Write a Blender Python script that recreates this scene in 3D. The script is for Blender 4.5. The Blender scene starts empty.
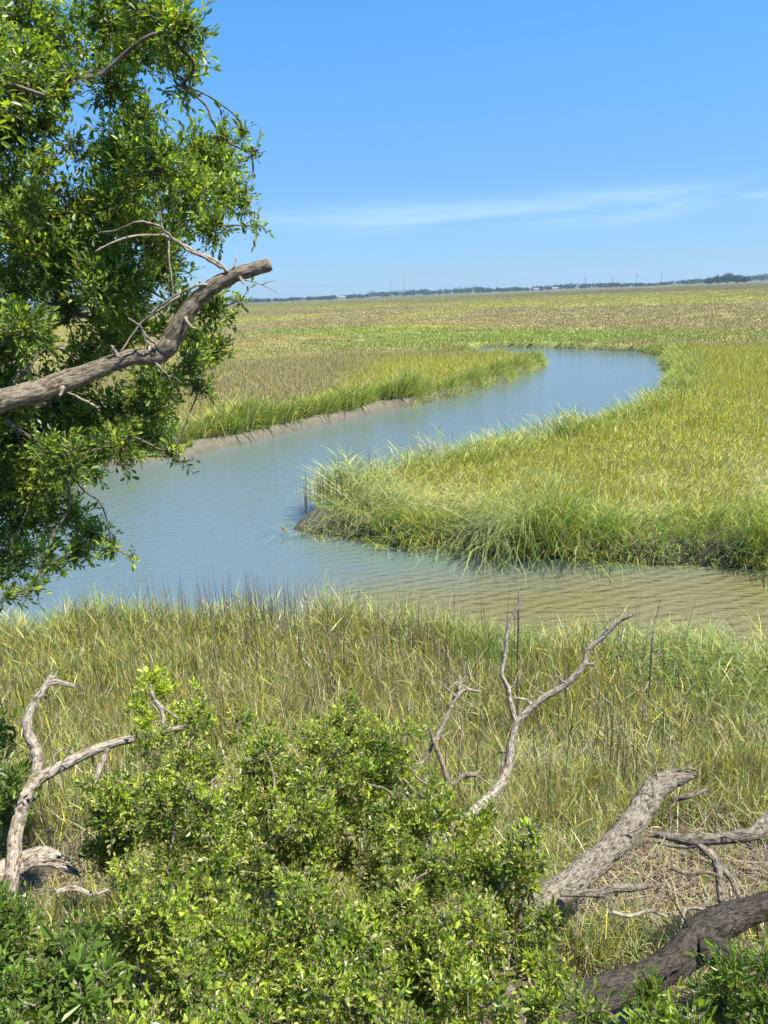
import bpy, math
import numpy as np
from mathutils import Vector, Matrix

rng = np.random.default_rng(7)
R = math.radians
scene = bpy.context.scene

# ------------------------------------------------------------------ camera
FPX = 769.0
CAM = np.array([0.0, 0.0, 6.0])
PITCH, ROLL = R(15.75), R(2.45)
_r0 = np.array([1.0, 0, 0]); _u0 = np.array([0, math.sin(PITCH), math.cos(PITCH)])
FWD = np.array([0, math.cos(PITCH), -math.sin(PITCH)])
RIGHT = math.cos(ROLL) * _r0 - math.sin(ROLL) * _u0
UP = math.sin(ROLL) * _r0 + math.cos(ROLL) * _u0
cd = bpy.data.cameras.new('camera')
cam = bpy.data.objects.new('camera', cd)
scene.collection.objects.link(cam)
m = Matrix(((RIGHT[0], UP[0], -FWD[0], CAM[0]), (RIGHT[1], UP[1], -FWD[1], CAM[1]),
            (RIGHT[2], UP[2], -FWD[2], CAM[2]), (0, 0, 0, 1)))
cam.matrix_world = m
cd.sensor_fit = 'VERTICAL'; cd.sensor_height = 36.0
cd.lens = FPX / 1024 * 36.0
cd.clip_start = 0.05; cd.clip_end = 30000
scene.camera = cam

# ------------------------------------------------------------------ world, sun, exposure
SUN_EL, SUN_AZ = R(62), R(112)         # azimuth clockwise from +Y: high on the right, a little behind
world = bpy.data.worlds.new('World'); scene.world = world; world.use_nodes = True
nt = world.node_tree; nt.nodes.clear()
N = nt.nodes.new; L = nt.links.new
sky = N('ShaderNodeTexSky'); sky.sky_type = 'NISHITA'; sky.sun_disc = False
sky.sun_elevation = SUN_EL; sky.sun_rotation = SUN_AZ
sky.air_density = 1.0; sky.dust_density = 0.0; sky.ozone_density = 3.0; sky.altitude = 0
bg = N('ShaderNodeBackground'); bg.inputs['Strength'].default_value = 0.105
out = N('ShaderNodeOutputWorld')
tc = N('ShaderNodeTexCoord')
hs = N('ShaderNodeHueSaturation'); hs.inputs['Saturation'].default_value = 1.35
hs.inputs['Value'].default_value = 1.0
L(sky.outputs[0], hs.inputs['Color'])
# thin streaky cloud band low over the horizon (a texture of sky direction)
mp = N('ShaderNodeMapping'); mp.inputs['Scale'].default_value = (2.3, 2.3, 17.0)
mp.inputs['Location'].default_value = (1.75, 0.3, 0.1)
L(tc.outputs['Generated'], mp.inputs[0])
nz = N('ShaderNodeTexNoise'); nz.inputs['Scale'].default_value = 1.0; nz.inputs['Detail'].default_value = 7
nz.inputs['Roughness'].default_value = 0.62; nz.inputs['Distortion'].default_value = 0.6
L(mp.outputs[0], nz.inputs['Vector'])
cr = N('ShaderNodeMapRange'); cr.interpolation_type = 'SMOOTHSTEP'
for k, v in zip(('From Min', 'From Max', 'To Min', 'To Max'), (0.40, 0.68, 0, 1)): cr.inputs[k].default_value = v
L(nz.outputs[0], cr.inputs['Value'])
sx = N('ShaderNodeSeparateXYZ'); L(tc.outputs['Generated'], sx.inputs[0])
def maprange(src, a, b, c, d):
    q = N('ShaderNodeMapRange'); q.interpolation_type = 'SMOOTHSTEP'
    for k, v in zip(('From Min', 'From Max', 'To Min', 'To Max'), (a, b, c, d)): q.inputs[k].default_value = v
    L(src, q.inputs['Value']); return q.outputs[0]
def mul(a, b):
    q = N('ShaderNodeMath'); q.operation = 'MULTIPLY'; L(a, q.inputs[0])
    if isinstance(b, (int, float)): q.inputs[1].default_value = b
    else: L(b, q.inputs[1])
    return q.outputs[0]
band = mul(mul(maprange(sx.outputs['Z'], 0.055, 0.085, 0, 1), maprange(sx.outputs['Z'], 0.09, 0.12, 1, 0)), maprange(sx.outputs['X'], -0.12, 0.08, 0.6, 1))
fac = mul(mul(cr.outputs[0], band), 0.34)
mx = N('ShaderNodeMix'); mx.data_type = 'RGBA'; mx.inputs[7].default_value = (4.2, 5.2, 6.4, 1)
tint = N('ShaderNodeMix'); tint.data_type = 'RGBA'; tint.blend_type = 'MULTIPLY'; tint.inputs[0].default_value = 1.0
tcol = N('ShaderNodeMix'); tcol.data_type = 'RGBA'; tcol.inputs[6].default_value = (0.27, 0.40, 0.66, 1); tcol.inputs[7].default_value = (1.06, 0.98, 0.98, 1)
L(maprange(sx.outputs['Z'], 0.0, 0.35, 0, 1), tcol.inputs[0]); L(tcol.outputs[2], tint.inputs[7]); L(hs.outputs[0], tint.inputs[6])
L(fac, mx.inputs[0]); L(tint.outputs[2], mx.inputs[6]); L(mx.outputs[2], bg.inputs['Color'])
L(bg.outputs[0], out.inputs[0])

sl = bpy.data.lights.new('sun', 'SUN'); sl.energy = 5.0; sl.angle = R(0.53); sl.color = (1.0, 0.955, 0.88)
sun = bpy.data.objects.new('sun', sl); scene.collection.objects.link(sun)
sd = Vector((math.sin(SUN_AZ) * math.cos(SUN_EL), math.cos(SUN_AZ) * math.cos(SUN_EL), math.sin(SUN_EL)))
sun.rotation_euler = sd.to_track_quat('Z', 'Y').to_euler(); sun.location = sd * 40
scene.view_settings.view_transform = 'Standard'; scene.view_settings.look = 'None'
scene.view_settings.gamma = 1; scene.view_settings.use_curve_mapping = False
scene.view_settings.exposure = 1.1
scene.cycles.max_bounces = 8; scene.cycles.transmission_bounces = 5; scene.cycles.diffuse_bounces = 4
scene.cycles.transparent_max_bounces = 6; scene.cycles.volume_bounces = 0
scene.cycles.use_denoising = True

# ------------------------------------------------------------------ helpers
def ray(px, py):
    d = FWD + (px - 384) / FPX * RIGHT + (512 - py) / FPX * UP
    return d
def at(px, py, dist):                   # world point at a real distance from the viewer
    d = ray(px, py); return CAM + d / np.linalg.norm(d) * dist
def onz(px, py, z=0.0):                 # world point on a level surface
    d = ray(px, py); return CAM + d * ((z - CAM[2]) / d[2])

def tag(o, label=None, cat=None, group=None, kind=None):
    if label: o['label'] = label
    if cat: o['category'] = cat
    if group: o['group'] = group
    if kind: o['kind'] = kind
    return o
def empty(name, loc=(0, 0, 0)):
    o = bpy.data.objects.new(name, None); scene.collection.objects.link(o)
    o.location = tuple(float(v) for v in loc); o.empty_display_size = 0.2
    return o
def mesh(name, V, F, mat, parent=None, col=None, smooth=True):
    """V (n,3) world coordinates, F (k,3|4); col (n,3) per-vertex own colour."""
    V = np.asarray(V, dtype=np.float32)
    if parent is not None: V = V - np.array(parent.location, dtype=np.float32)
    F = np.asarray(F, dtype=np.int32)
    me = bpy.data.meshes.new(name)
    me.vertices.add(len(V)); me.vertices.foreach_set('co', V.ravel())
    k = F.shape[1]
    me.loops.add(F.size); me.loops.foreach_set('vertex_index', F.ravel())
    me.polygons.add(len(F))
    me.polygons.foreach_set('loop_start', np.arange(0, F.size, k, dtype=np.int32))
    me.polygons.foreach_set('use_smooth', np.full(len(F), smooth, dtype=bool))
    me.update(calc_edges=True)
    if col is not None:
        a = me.color_attributes.new('tint', 'FLOAT_COLOR', 'POINT')
        c = np.ones((len(V), 4), dtype=np.float32); c[:, :3] = col
        a.data.foreach_set('color', c.ravel())
    me.materials.append(mat)
    o = bpy.data.objects.new(name, me); scene.collection.objects.link(o)
    if parent is not None: o.parent = parent
    return o
def nrm(a):
    return a / np.maximum(np.linalg.norm(a, axis=-1, keepdims=True), 1e-9)
def _hash(ix, iy, s):
    h = (ix * 374761393 + iy * 668265263 + s * 2147483647) & 0xFFFFFFFF
    h = ((h ^ (h >> 13)) * 1274126177) & 0xFFFFFFFF
    return ((h ^ (h >> 16)) & 0xFFFF) / 65535.0
def vnoise(x, y, s=0):
    x = np.asarray(x, float); y = np.asarray(y, float)
    ix = np.floor(x).astype(np.int64); iy = np.floor(y).astype(np.int64)
    fx = x - ix; fy = y - iy; fx = fx * fx * (3 - 2 * fx); fy = fy * fy * (3 - 2 * fy)
    a = _hash(ix, iy, s); b = _hash(ix + 1, iy, s); c = _hash(ix, iy + 1, s); d = _hash(ix + 1, iy + 1, s)
    return (a * (1 - fx) + b * fx) * (1 - fy) + (c * (1 - fx) + d * fx) * fy
def fbm(x, y, s=0, o=4):
    t = 0; a = 0.5; w = 0
    for i in range(o):
        t = t + a * vnoise(x * 2 ** i, y * 2 ** i, s + i * 17); w += a; a *= 0.5
    return t / w
def sstep(a, b, x):   # smooth step
    t = np.clip((x - a) / (np.asarray(b) - np.asarray(a)), 0, 1); return t * t * (3 - 2 * t)

# ------------------------------------------------------------------ materials
def newmat(name):
    mt = bpy.data.materials.new(name); mt.use_nodes = True
    t = mt.node_tree; t.nodes.clear()
    o = t.nodes.new('ShaderNodeOutputMaterial')
    return mt, t, o
def leafmat(name, transl=0.35, rough=0.45, spec=0.5, tcol=(1.5, 1.55, 0.5), jitter=0.25):
    mt, t, o = newmat(name)
    at_ = t.nodes.new('ShaderNodeAttribute'); at_.attribute_name = 'tint'
    nz = t.nodes.new('ShaderNodeTexNoise'); nz.inputs['Scale'].default_value = 9; nz.inputs['Detail'].default_value = 3
    geo = t.nodes.new('ShaderNodeNewGeometry'); t.links.new(geo.outputs['Position'], nz.inputs['Vector'])
    mr = t.nodes.new('ShaderNodeMapRange'); mr.inputs['To Min'].default_value = 1 - jitter; mr.inputs['To Max'].default_value = 1 + jitter
    mr.inputs['From Min'].default_value = 0.3; mr.inputs['From Max'].default_value = 0.7
    t.links.new(nz.outputs[0], mr.inputs['Value'])
    vm = t.nodes.new('ShaderNodeVectorMath'); vm.operation = 'SCALE'
    t.links.new(at_.outputs['Color'], vm.inputs[0]); t.links.new(mr.outputs[0], vm.inputs['Scale'])
    p = t.nodes.new('ShaderNodeBsdfPrincipled')
    p.inputs['Roughness'].default_value = rough; p.inputs['Specular IOR Level'].default_value = spec
    t.links.new(vm.outputs[0], p.inputs['Base Color'])
    tr = t.nodes.new('ShaderNodeBsdfTranslucent')
    v2 = t.nodes.new('ShaderNodeVectorMath'); v2.operation = 'MULTIPLY'; v2.inputs[1].default_value = tcol
    t.links.new(vm.outputs[0], v2.inputs[0]); t.links.new(v2.outputs[0], tr.inputs['Color'])
    mx = t.nodes.new('ShaderNodeMixShader'); mx.inputs[0].default_value = transl
    t.links.new(p.outputs[0], mx.inputs[1]); t.links.new(tr.outputs[0], mx.inputs[2]); t.links.new(mx.outputs[0], o.inputs[0])
    return mt
def barkmat(name, c1, c2, c3, scale=14, stretch=(1, 1, 0.35), bump=0.6, patch=0.5):
    mt, t, o = newmat(name)
    tc = t.nodes.new('ShaderNodeTexCoord'); mp = t.nodes.new('ShaderNodeMapping'); mp.inputs['Scale'].default_value = (1, 1, 0.30)
    at_ = t.nodes.new('ShaderNodeAttribute'); at_.attribute_name = 'tint'; t.links.new(at_.outputs['Vector'], mp.inputs[0])
    n1 = t.nodes.new('ShaderNodeTexNoise'); n1.inputs['Scale'].default_value = scale * 3.2; n1.inputs['Detail'].default_value = 8; n1.inputs['Roughness'].default_value = 0.7
    t.links.new(mp.outputs[0], n1.inputs['Vector'])
    r = t.nodes.new('ShaderNodeValToRGB'); r.color_ramp.elements[0].position = 0.42; r.color_ramp.elements[1].position = 0.58
    r.color_ramp.elements[0].color = (*c1, 1); r.color_ramp.elements[1].color = (*c2, 1)
    t.links.new(n1.outputs[0], r.inputs[0])
    n2 = t.nodes.new('ShaderNodeTexNoise'); n2.inputs['Scale'].default_value = scale * 1.1; n2.inputs['Detail'].default_value = 9; n2.inputs['Roughness'].default_value = 0.7; n2.inputs['Distortion'].default_value = 0.5
    t.links.new(tc.outputs['Object'], n2.inputs['Vector'])
    mr = t.nodes.new('ShaderNodeMapRange'); mr.inputs['From Min'].default_value = 0.44; mr.inputs['From Max'].default_value = 0.66
    mr.inputs['To Max'].default_value = patch
    t.links.new(n2.outputs[0], mr.inputs['Value'])
    mx = t.nodes.new('ShaderNodeMix'); mx.data_type = 'RGBA'; mx.inputs[7].default_value = (*c3, 1)
    t.links.new(mr.outputs[0], mx.inputs[0]); t.links.new(r.outputs[0], mx.inputs[6])
    p = t.nodes.new('ShaderNodeBsdfPrincipled'); p.inputs['Roughness'].default_value = 0.9; p.inputs['Specular IOR Level'].default_value = 0.15
    t.links.new(mx.outputs[2], p.inputs['Base Color'])
    vo = t.nodes.new('ShaderNodeTexVoronoi'); vo.inputs['Scale'].default_value = scale * 4; t.links.new(mp.outputs[0], vo.inputs['Vector'])
    ad = t.nodes.new('ShaderNodeMath'); ad.operation = 'MULTIPLY_ADD'; ad.inputs[1].default_value = 0.35
    t.links.new(n1.outputs[0], ad.inputs[2]); t.links.new(vo.outputs['Distance'], ad.inputs[0])
    b = t.nodes.new('ShaderNodeBump'); b.inputs['Strength'].default_value = bump; b.inputs['Distance'].default_value = 0.03
    t.links.new(ad.outputs[0], b.inputs['Height']); t.links.new(b.outputs[0], p.inputs['Normal'])
    t.links.new(p.outputs[0], o.inputs[0])
    return mt
def plain(name, c, rough=0.8):
    mt, t, o = newmat(name)
    p = t.nodes.new('ShaderNodeBsdfPrincipled'); p.inputs['Roughness'].default_value = rough
    n = t.nodes.new('ShaderNodeTexNoise'); n.inputs['Scale'].default_value = 0.7
    mx = t.nodes.new('ShaderNodeMix'); mx.data_type = 'RGBA'
    mx.inputs[6].default_value = (*[v * 0.8 for v in c], 1); mx.inputs[7].default_value = (*[min(1, v * 1.15) for v in c], 1)
    t.links.new(n.outputs[0], mx.inputs[0]); t.links.new(mx.outputs[2], p.inputs['Base Color'])
    t.links.new(p.outputs[0], o.inputs[0]); return mt

M_GRASS = leafmat('grass_blade', 0.24, 0.5, 0.35, (1.15, 1.25, 0.6), 0.15)
M_OAK = leafmat('oak_leaf', 0.44, 0.42, 0.45, (1.75, 1.7, 0.4), 0.2)
M_SHRUB = leafmat('shrub_leaf', 0.40, 0.38, 0.5, (1.9, 1.7, 0.35), 0.2)
M_WOODS = leafmat('far_leaf', 0.2, 0.8, 0.1, (1.2, 1.2, 0.6), 0.2)
M_LITTER = leafmat('dead_leaf', 0.1, 0.8, 0.2, (1, 1, 1), 0.2)
M_LIMB = barkmat('limb_bark', (0.05, 0.037, 0.023), (0.24, 0.19, 0.125), (0.38, 0.33, 0.24), 22, (1, 1, 1), 0.6, 0.5)
M_STEM = barkmat('stem_bark', (0.09, 0.07, 0.05), (0.30, 0.24, 0.17), (0.38, 0.33, 0.24), 30, (1, 1, 1), 0.3, 0.3)
M_TWIG = barkmat('twig_bark', (0.14, 0.11, 0.08), (0.36, 0.30, 0.22), (0.45, 0.4, 0.3), 30, (1, 1, 1), 0.3, 0.3)
M_BRANCH = barkmat('branch_bark', (0.06, 0.045, 0.03), (0.2, 0.16, 0.11), (0.28, 0.25, 0.19), 20, (1, 1, 1), 0.5, 0.4)
M_DEAD = barkmat('dead_wood', (0.07, 0.05, 0.034), (0.40, 0.33, 0.245), (0.66, 0.59, 0.47), 24, (1, 1, 1), 0.7, 0.65)
M_LOG = barkmat('log_bark', (0.045, 0.036, 0.028), (0.30, 0.25, 0.18), (0.50, 0.45, 0.35), 26, (1, 1, 1), 0.8, 0.65)
M_DARKLOG = barkmat('dark_log_bark', (0.018, 0.016, 0.013), (0.09, 0.075, 0.055), (0.17, 0.15, 0.11), 24, (1, 1, 1), 0.8, 0.4)
M_CUT = barkmat('cut_wood', (0.14, 0.11, 0.08), (0.30, 0.25, 0.19), (0.1, 0.08, 0.06), 20, (1, 1, 1), 0.3, 0.4)

# ------------------------------------------------------------------ river outline (world, from bank points)
ZT = 1.15                                # grass tops on the hidden banks
near_edge = [onz(px, py, ZT)[:2] for px, py in [(-330, 645), (-150, 622), (0, 602), (100, 592), (200, 587), (300, 587), (400, 594),
             (500, 600), (600, 610), (690, 617), (768, 621), (900, 630), (1150, 655)]]
isl_front = [onz(px, py, 0)[:2] for px, py in [(1150, 598), (900, 580), (768, 567), (640, 563), (520, 556), (430, 548), (370, 542), (310, 534), (286, 527), (276, 519)]]
isl_back = [onz(px, py, z_)[:2] for px, py, z_ in [(282, 500, 1.0), (296, 482, 1.1), (330, 463, 1.2), (400, 444, 1.3), (510, 421, 1.4), (600, 401, 1.5), (655, 381, 1.5), (676, 364, 1.4)]]
isl_back += [onz(px, py, 0.0)[:2] for px, py in [(672, 357), (655, 353), (600, 349.5), (545, 347.5), (500, 346.5), (470, 347)]]
pen_back = [onz(px, py, 1.3)[:2] for px, py in [(470, 344.5), (500, 345), (530, 347)]]
left_bank = [onz(px, py, 0)[:2] for px, py in [(543, 360), (541, 369), (500, 384), (430, 402), (350, 420), (270, 437), (200, 455), (160, 462), (90, 468), (0, 480), (-150, 505), (-330, 540)]]
POLY = np.array(near_edge + isl_front + isl_back + pen_back + left_bank)
def chaikin(P, n=2):
    for _ in range(n):
        Q = np.roll(P, -1, 0); P = np.stack([0.75 * P + 0.25 * Q, 0.25 * P + 0.75 * Q], 1).reshape(-1, 2)
    return P
POLY = chaikin(POLY, 2)
def sdist(x, y):
    """signed distance to the river outline, positive on land"""
    x = np.asarray(x, float).ravel(); y = np.asarray(y, float).ravel()
    wx = x + 0.4 * (fbm(x * 0.5, y * 0.5, 5) - 0.5) * np.clip(y / 14, 0.6, 4); wy = y + 0.5 * (fbm(x * 0.5, y * 0.5, 9) - 0.5) * np.clip(y / 14, 0.6, 4)
    A = POLY; B = np.roll(POLY, -1, 0)
    res = np.full(len(x), 1e9); ins = np.zeros(len(x), bool)
    for (ax, ay), (bx, by) in zip(A, B):
        ex, ey = bx - ax, by - ay
        t = np.clip(((wx - ax) * ex + (wy - ay) * ey) / (ex * ex + ey * ey + 1e-12), 0, 1)
        res = np.minimum(res, (wx - ax - t * ex) ** 2 + (wy - ay - t * ey) ** 2)
        if ay != by:
            c = ((ay > wy) != (by > wy)) & (wx < (bx - ax) * (wy - ay) / (by - ay) + ax)
            ins ^= c
    d = np.sqrt(res); d[ins] *= -1
    return d
def ground_z(x, y, d=None):
    if d is None: d = sdist(x, y)
    x = np.asarray(x, float).ravel(); y = np.asarray(y, float).ravel()
    z = -0.7 + 1.15 * sstep(-0.7, np.where((x > 0.1 * (y - 17)) | (y < 17), 0.35, 0.6), d) + 0.10 * (fbm(x * 1.1, y * 1.1, 3) - 0.5) * sstep(-0.6, 0.6, d)
    r = np.hypot(x, y)
    rise = np.clip((9.5 - y) / 7.0, 0, 1.6)
    z = z + 1.9 * rise ** 1.7 * sstep(30, 12, np.abs(x)) + 0.12 * (fbm(x * 2.5, y * 2.5, 21) - 0.5) * sstep(14, 7, r)
    z = z + 0.5 * sstep(60, 400, r)
    return z

# colour of the marsh at a place: shares of palette entries
PAL = np.array([[0.20, 0.285, 0.055],    # 0 fresh green
                [0.52, 0.475, 0.065],     # 1 yellow green
                [0.60, 0.52, 0.27],       # 2 straw
                [0.25, 0.175, 0.09],      # 3 brown
                [0.30, 0.205, 0.14]])    # 4 dull purple brown
CRK = [onz(300, 333, 0)[:2], onz(560, 341, 0)[:2]]      # a side creek hidden in the grass
def shares(x, y, d):
    x = np.asarray(x, float); y = np.asarray(y, float); r = np.hypot(x, y)
    W = np.zeros((len(x), 5))
    big = fbm(x / 45 + 3.1, y / 70 + 1.7, 31, 4); mid = fbm(x / 5, y / 5, 41, 3); huge = fbm(x / 220, y / 130, 55, 3)
    nearw = sstep(16, 14, y)
    # far marsh
    b = sstep(0.46, 0.56, 0.5 * big + 0.5 * huge)
    far = np.stack([0.16 - 0.10 * b, 0.50 - 0.34 * b, 0.16 + 0 * b, 0.08 + 0.04 * b, 0.10 + 0.30 * b], 1)
    # meadow on the inside of the bend (right)
    isl = (sstep(-6, 0, x - (y - 17) * -0.05) * sstep(75, 60, y) * (x > -3))[:, None]
    mead = np.stack([0.06 + 0.22 * mid, 0.76 + 0 * mid, 0.16 - 0.05 * mid, 0.03 + 0 * mid, 0 * mid], 1)
    fr_ = sstep(19.5, 16.5, y)[:, None]; mead = mead * (1 - 0.75 * fr_) + np.array([0.86, 0.08, 0.06, 0, 0]) * 0.75 * fr_
    W = far * (1 - isl) + mead * isl
    # purple-brown meadow behind the left bank
    lm = (sstep(-1, -5, x - (y - 40) * 0.10) * sstep(34, 44, y) * sstep(105, 80, y) * (0.65 + 0.35 * sstep(0.35, 0.6, big)) * sstep(2.5, 5, d))[:, None]
    W = W * (1 - lm) + np.array([0.05, 0.18, 0.25, 0.17, 0.35]) * lm
    # near field
    nf = np.stack([0.20 + 0.25 * mid, 0.36 + 0 * mid, 0.34 - 0.15 * mid, 0.28 - 0.1 * mid, 0.03 + 0 * mid], 1)
    W = W * (1 - nearw[:, None]) + nf * nearw[:, None]
    gc = (nearw * np.maximum(sstep(2.9, 3.8, x) * sstep(2.6, 1.2, d), sstep(0.9, 0.4, np.hypot(x - 1.7, (y - 10.6)))))[:, None] * 0.85
    W = W * (1 - gc) + np.array([0.8, 0.15, 0.05, 0, 0]) * gc
    ax_, ay_ = CRK[0]; bx_, by_ = CRK[1]; ex, ey = bx_ - ax_, by_ - ay_
    tt = np.clip(((x - ax_) * ex + (y - ay_) * ey) / (ex * ex + ey * ey), 0, 1); dc = np.hypot(x - ax_ - tt * ex, y - ay_ - tt * ey)
    ck = (sstep(16, 5, dc) * 0.62)[:, None]; W = W * (1 - ck) + np.array([0.85, 0.12, 0.03, 0.0, 0.0]) * ck
    # banks are greener
    wid = np.where(r < 15, 0.9, np.where(r > 84, 26, np.where(x < 0.1 * (y - 17), 2.0 + r / 25, 1.8)))
    e = (sstep(1.3, 0.3, d / wid) * np.where(nearw > 0.5, 0.5, 0.85))[:, None]
    W = W * (1 - e) + np.array([0.72, 0.2, 0.06, 0.02, 0.0]) * e
    W = np.clip(W, 0, None); return W / W.sum(1, keepdims=True)

# ------------------------------------------------------------------ ground sheet
def build_ground():
    rr = np.concatenate([np.geomspace(0.8, 9, 50)[:-1], np.geomspace(9, 90, 330)[:-1], np.geomspace(90, 5000, 110)])
    aa = np.concatenate([np.linspace(-48, 48, 440), np.linspace(48, 312, 60)[1:-1]]); aa = np.radians(aa)
    X = rr[:, None] * np.sin(aa)[None]; Y = rr[:, None] * np.cos(aa)[None]
    x, y = X.ravel(), Y.ravel(); d = sdist(x, y); z = ground_z(x, y, d)
    nr, na = len(rr), len(aa)
    i = np.arange(nr - 1)[:, None] * na; j = np.arange(na)[None]
    F = np.stack([i + j, i + na + j, i + na + (j + 1) % na, i + (j + 1) % na], -1).reshape(-1, 4)[:, ::-1]
    V = np.stack([x, y, z], 1)
    V = np.concatenate([V, [[0, 0, V[0, 2]]]]); c0 = len(V) - 1
    fan = np.stack([np.full(na, c0), (np.arange(na) + 1) % na, np.arange(na), np.arange(na)], 1)
    W = shares(x, y, d); c = W @ PAL
    r = np.hypot(x, y)
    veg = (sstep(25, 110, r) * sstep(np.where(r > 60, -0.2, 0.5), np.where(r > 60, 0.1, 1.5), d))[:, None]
    mud = np.array([0.135, 0.122, 0.085]) * (0.75 + 0.5 * fbm(x * 1.5, y * 1.5, 77)[:, None])
    wet = sstep(0.5, -0.2, d)[:, None]
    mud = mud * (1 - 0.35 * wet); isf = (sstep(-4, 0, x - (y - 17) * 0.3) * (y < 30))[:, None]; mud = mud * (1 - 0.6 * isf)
    duff = np.array([0.12, 0.092, 0.062]) * (0.6 + 0.8 * fbm(x * 3, y * 3, 78)[:, None])
    nn = (sstep(9, 7.5, y))[:, None]; mud = mud * (1 - nn) + duff * nn
    inner = (sstep(1.0, 2.0, d) * sstep(12, 16, r))[:, None]
    mud = mud * (1 - inner) + np.array([0.10, 0.10, 0.045]) * inner
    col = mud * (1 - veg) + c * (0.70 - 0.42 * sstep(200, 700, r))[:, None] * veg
    col = np.concatenate([col, col[:1]])
    mt, t, o = newmat('marsh_ground')
    a = t.nodes.new('ShaderNodeAttribute'); a.attribute_name = 'tint'
    geo = t.nodes.new('ShaderNodeNewGeometry')
    n1 = t.nodes.new('ShaderNodeTexNoise'); n1.inputs['Scale'].default_value = 6; n1.inputs['Detail'].default_value = 8; n1.inputs['Roughness'].default_value = 0.7
    n2 = t.nodes.new('ShaderNodeTexNoise'); n2.inputs['Scale'].default_value = 0.12; n2.inputs['Detail'].default_value = 8; n2.inputs['Roughness'].default_value = 0.65
    for n in (n1, n2): t.links.new(geo.outputs['Position'], n.inputs['Vector'])
    ad = t.nodes.new('ShaderNodeMath'); ad.operation = 'ADD'; t.links.new(n1.outputs[0], ad.inputs[0]); t.links.new(n2.outputs[0], ad.inputs[1])
    mr = t.nodes.new('ShaderNodeMapRange'); mr.inputs['From Min'].default_value = 0.7; mr.inputs['From Max'].default_value = 1.3
    mr.inputs['To Min'].default_value = 0.55; mr.inputs['To Max'].default_value = 1.45; t.links.new(ad.outputs[0], mr.inputs['Value'])
    vm = t.nodes.new('ShaderNodeVectorMath'); vm.operation = 'SCALE'; t.links.new(a.outputs['Color'], vm.inputs[0]); t.links.new(mr.outputs[0], vm.inputs['Scale'])
    p = t.nodes.new('ShaderNodeBsdfPrincipled'); p.inputs['Roughness'].default_value = 0.85; p.inputs['Specular IOR Level'].default_value = 0.2
    t.links.new(vm.outputs[0], p.inputs['Base Color'])
    b = t.nodes.new('ShaderNodeBump'); b.inputs['Strength'].default_value = 0.8; b.inputs['Distance'].default_value = 0.05
    t.links.new(n1.outputs[0], b.inputs['Height']); t.links.new(b.outputs[0], p.inputs['Normal']); t.links.new(p.outputs[0], o.inputs[0])
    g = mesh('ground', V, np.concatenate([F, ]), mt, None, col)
    tag(g, kind='structure')
build_ground()

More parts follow.
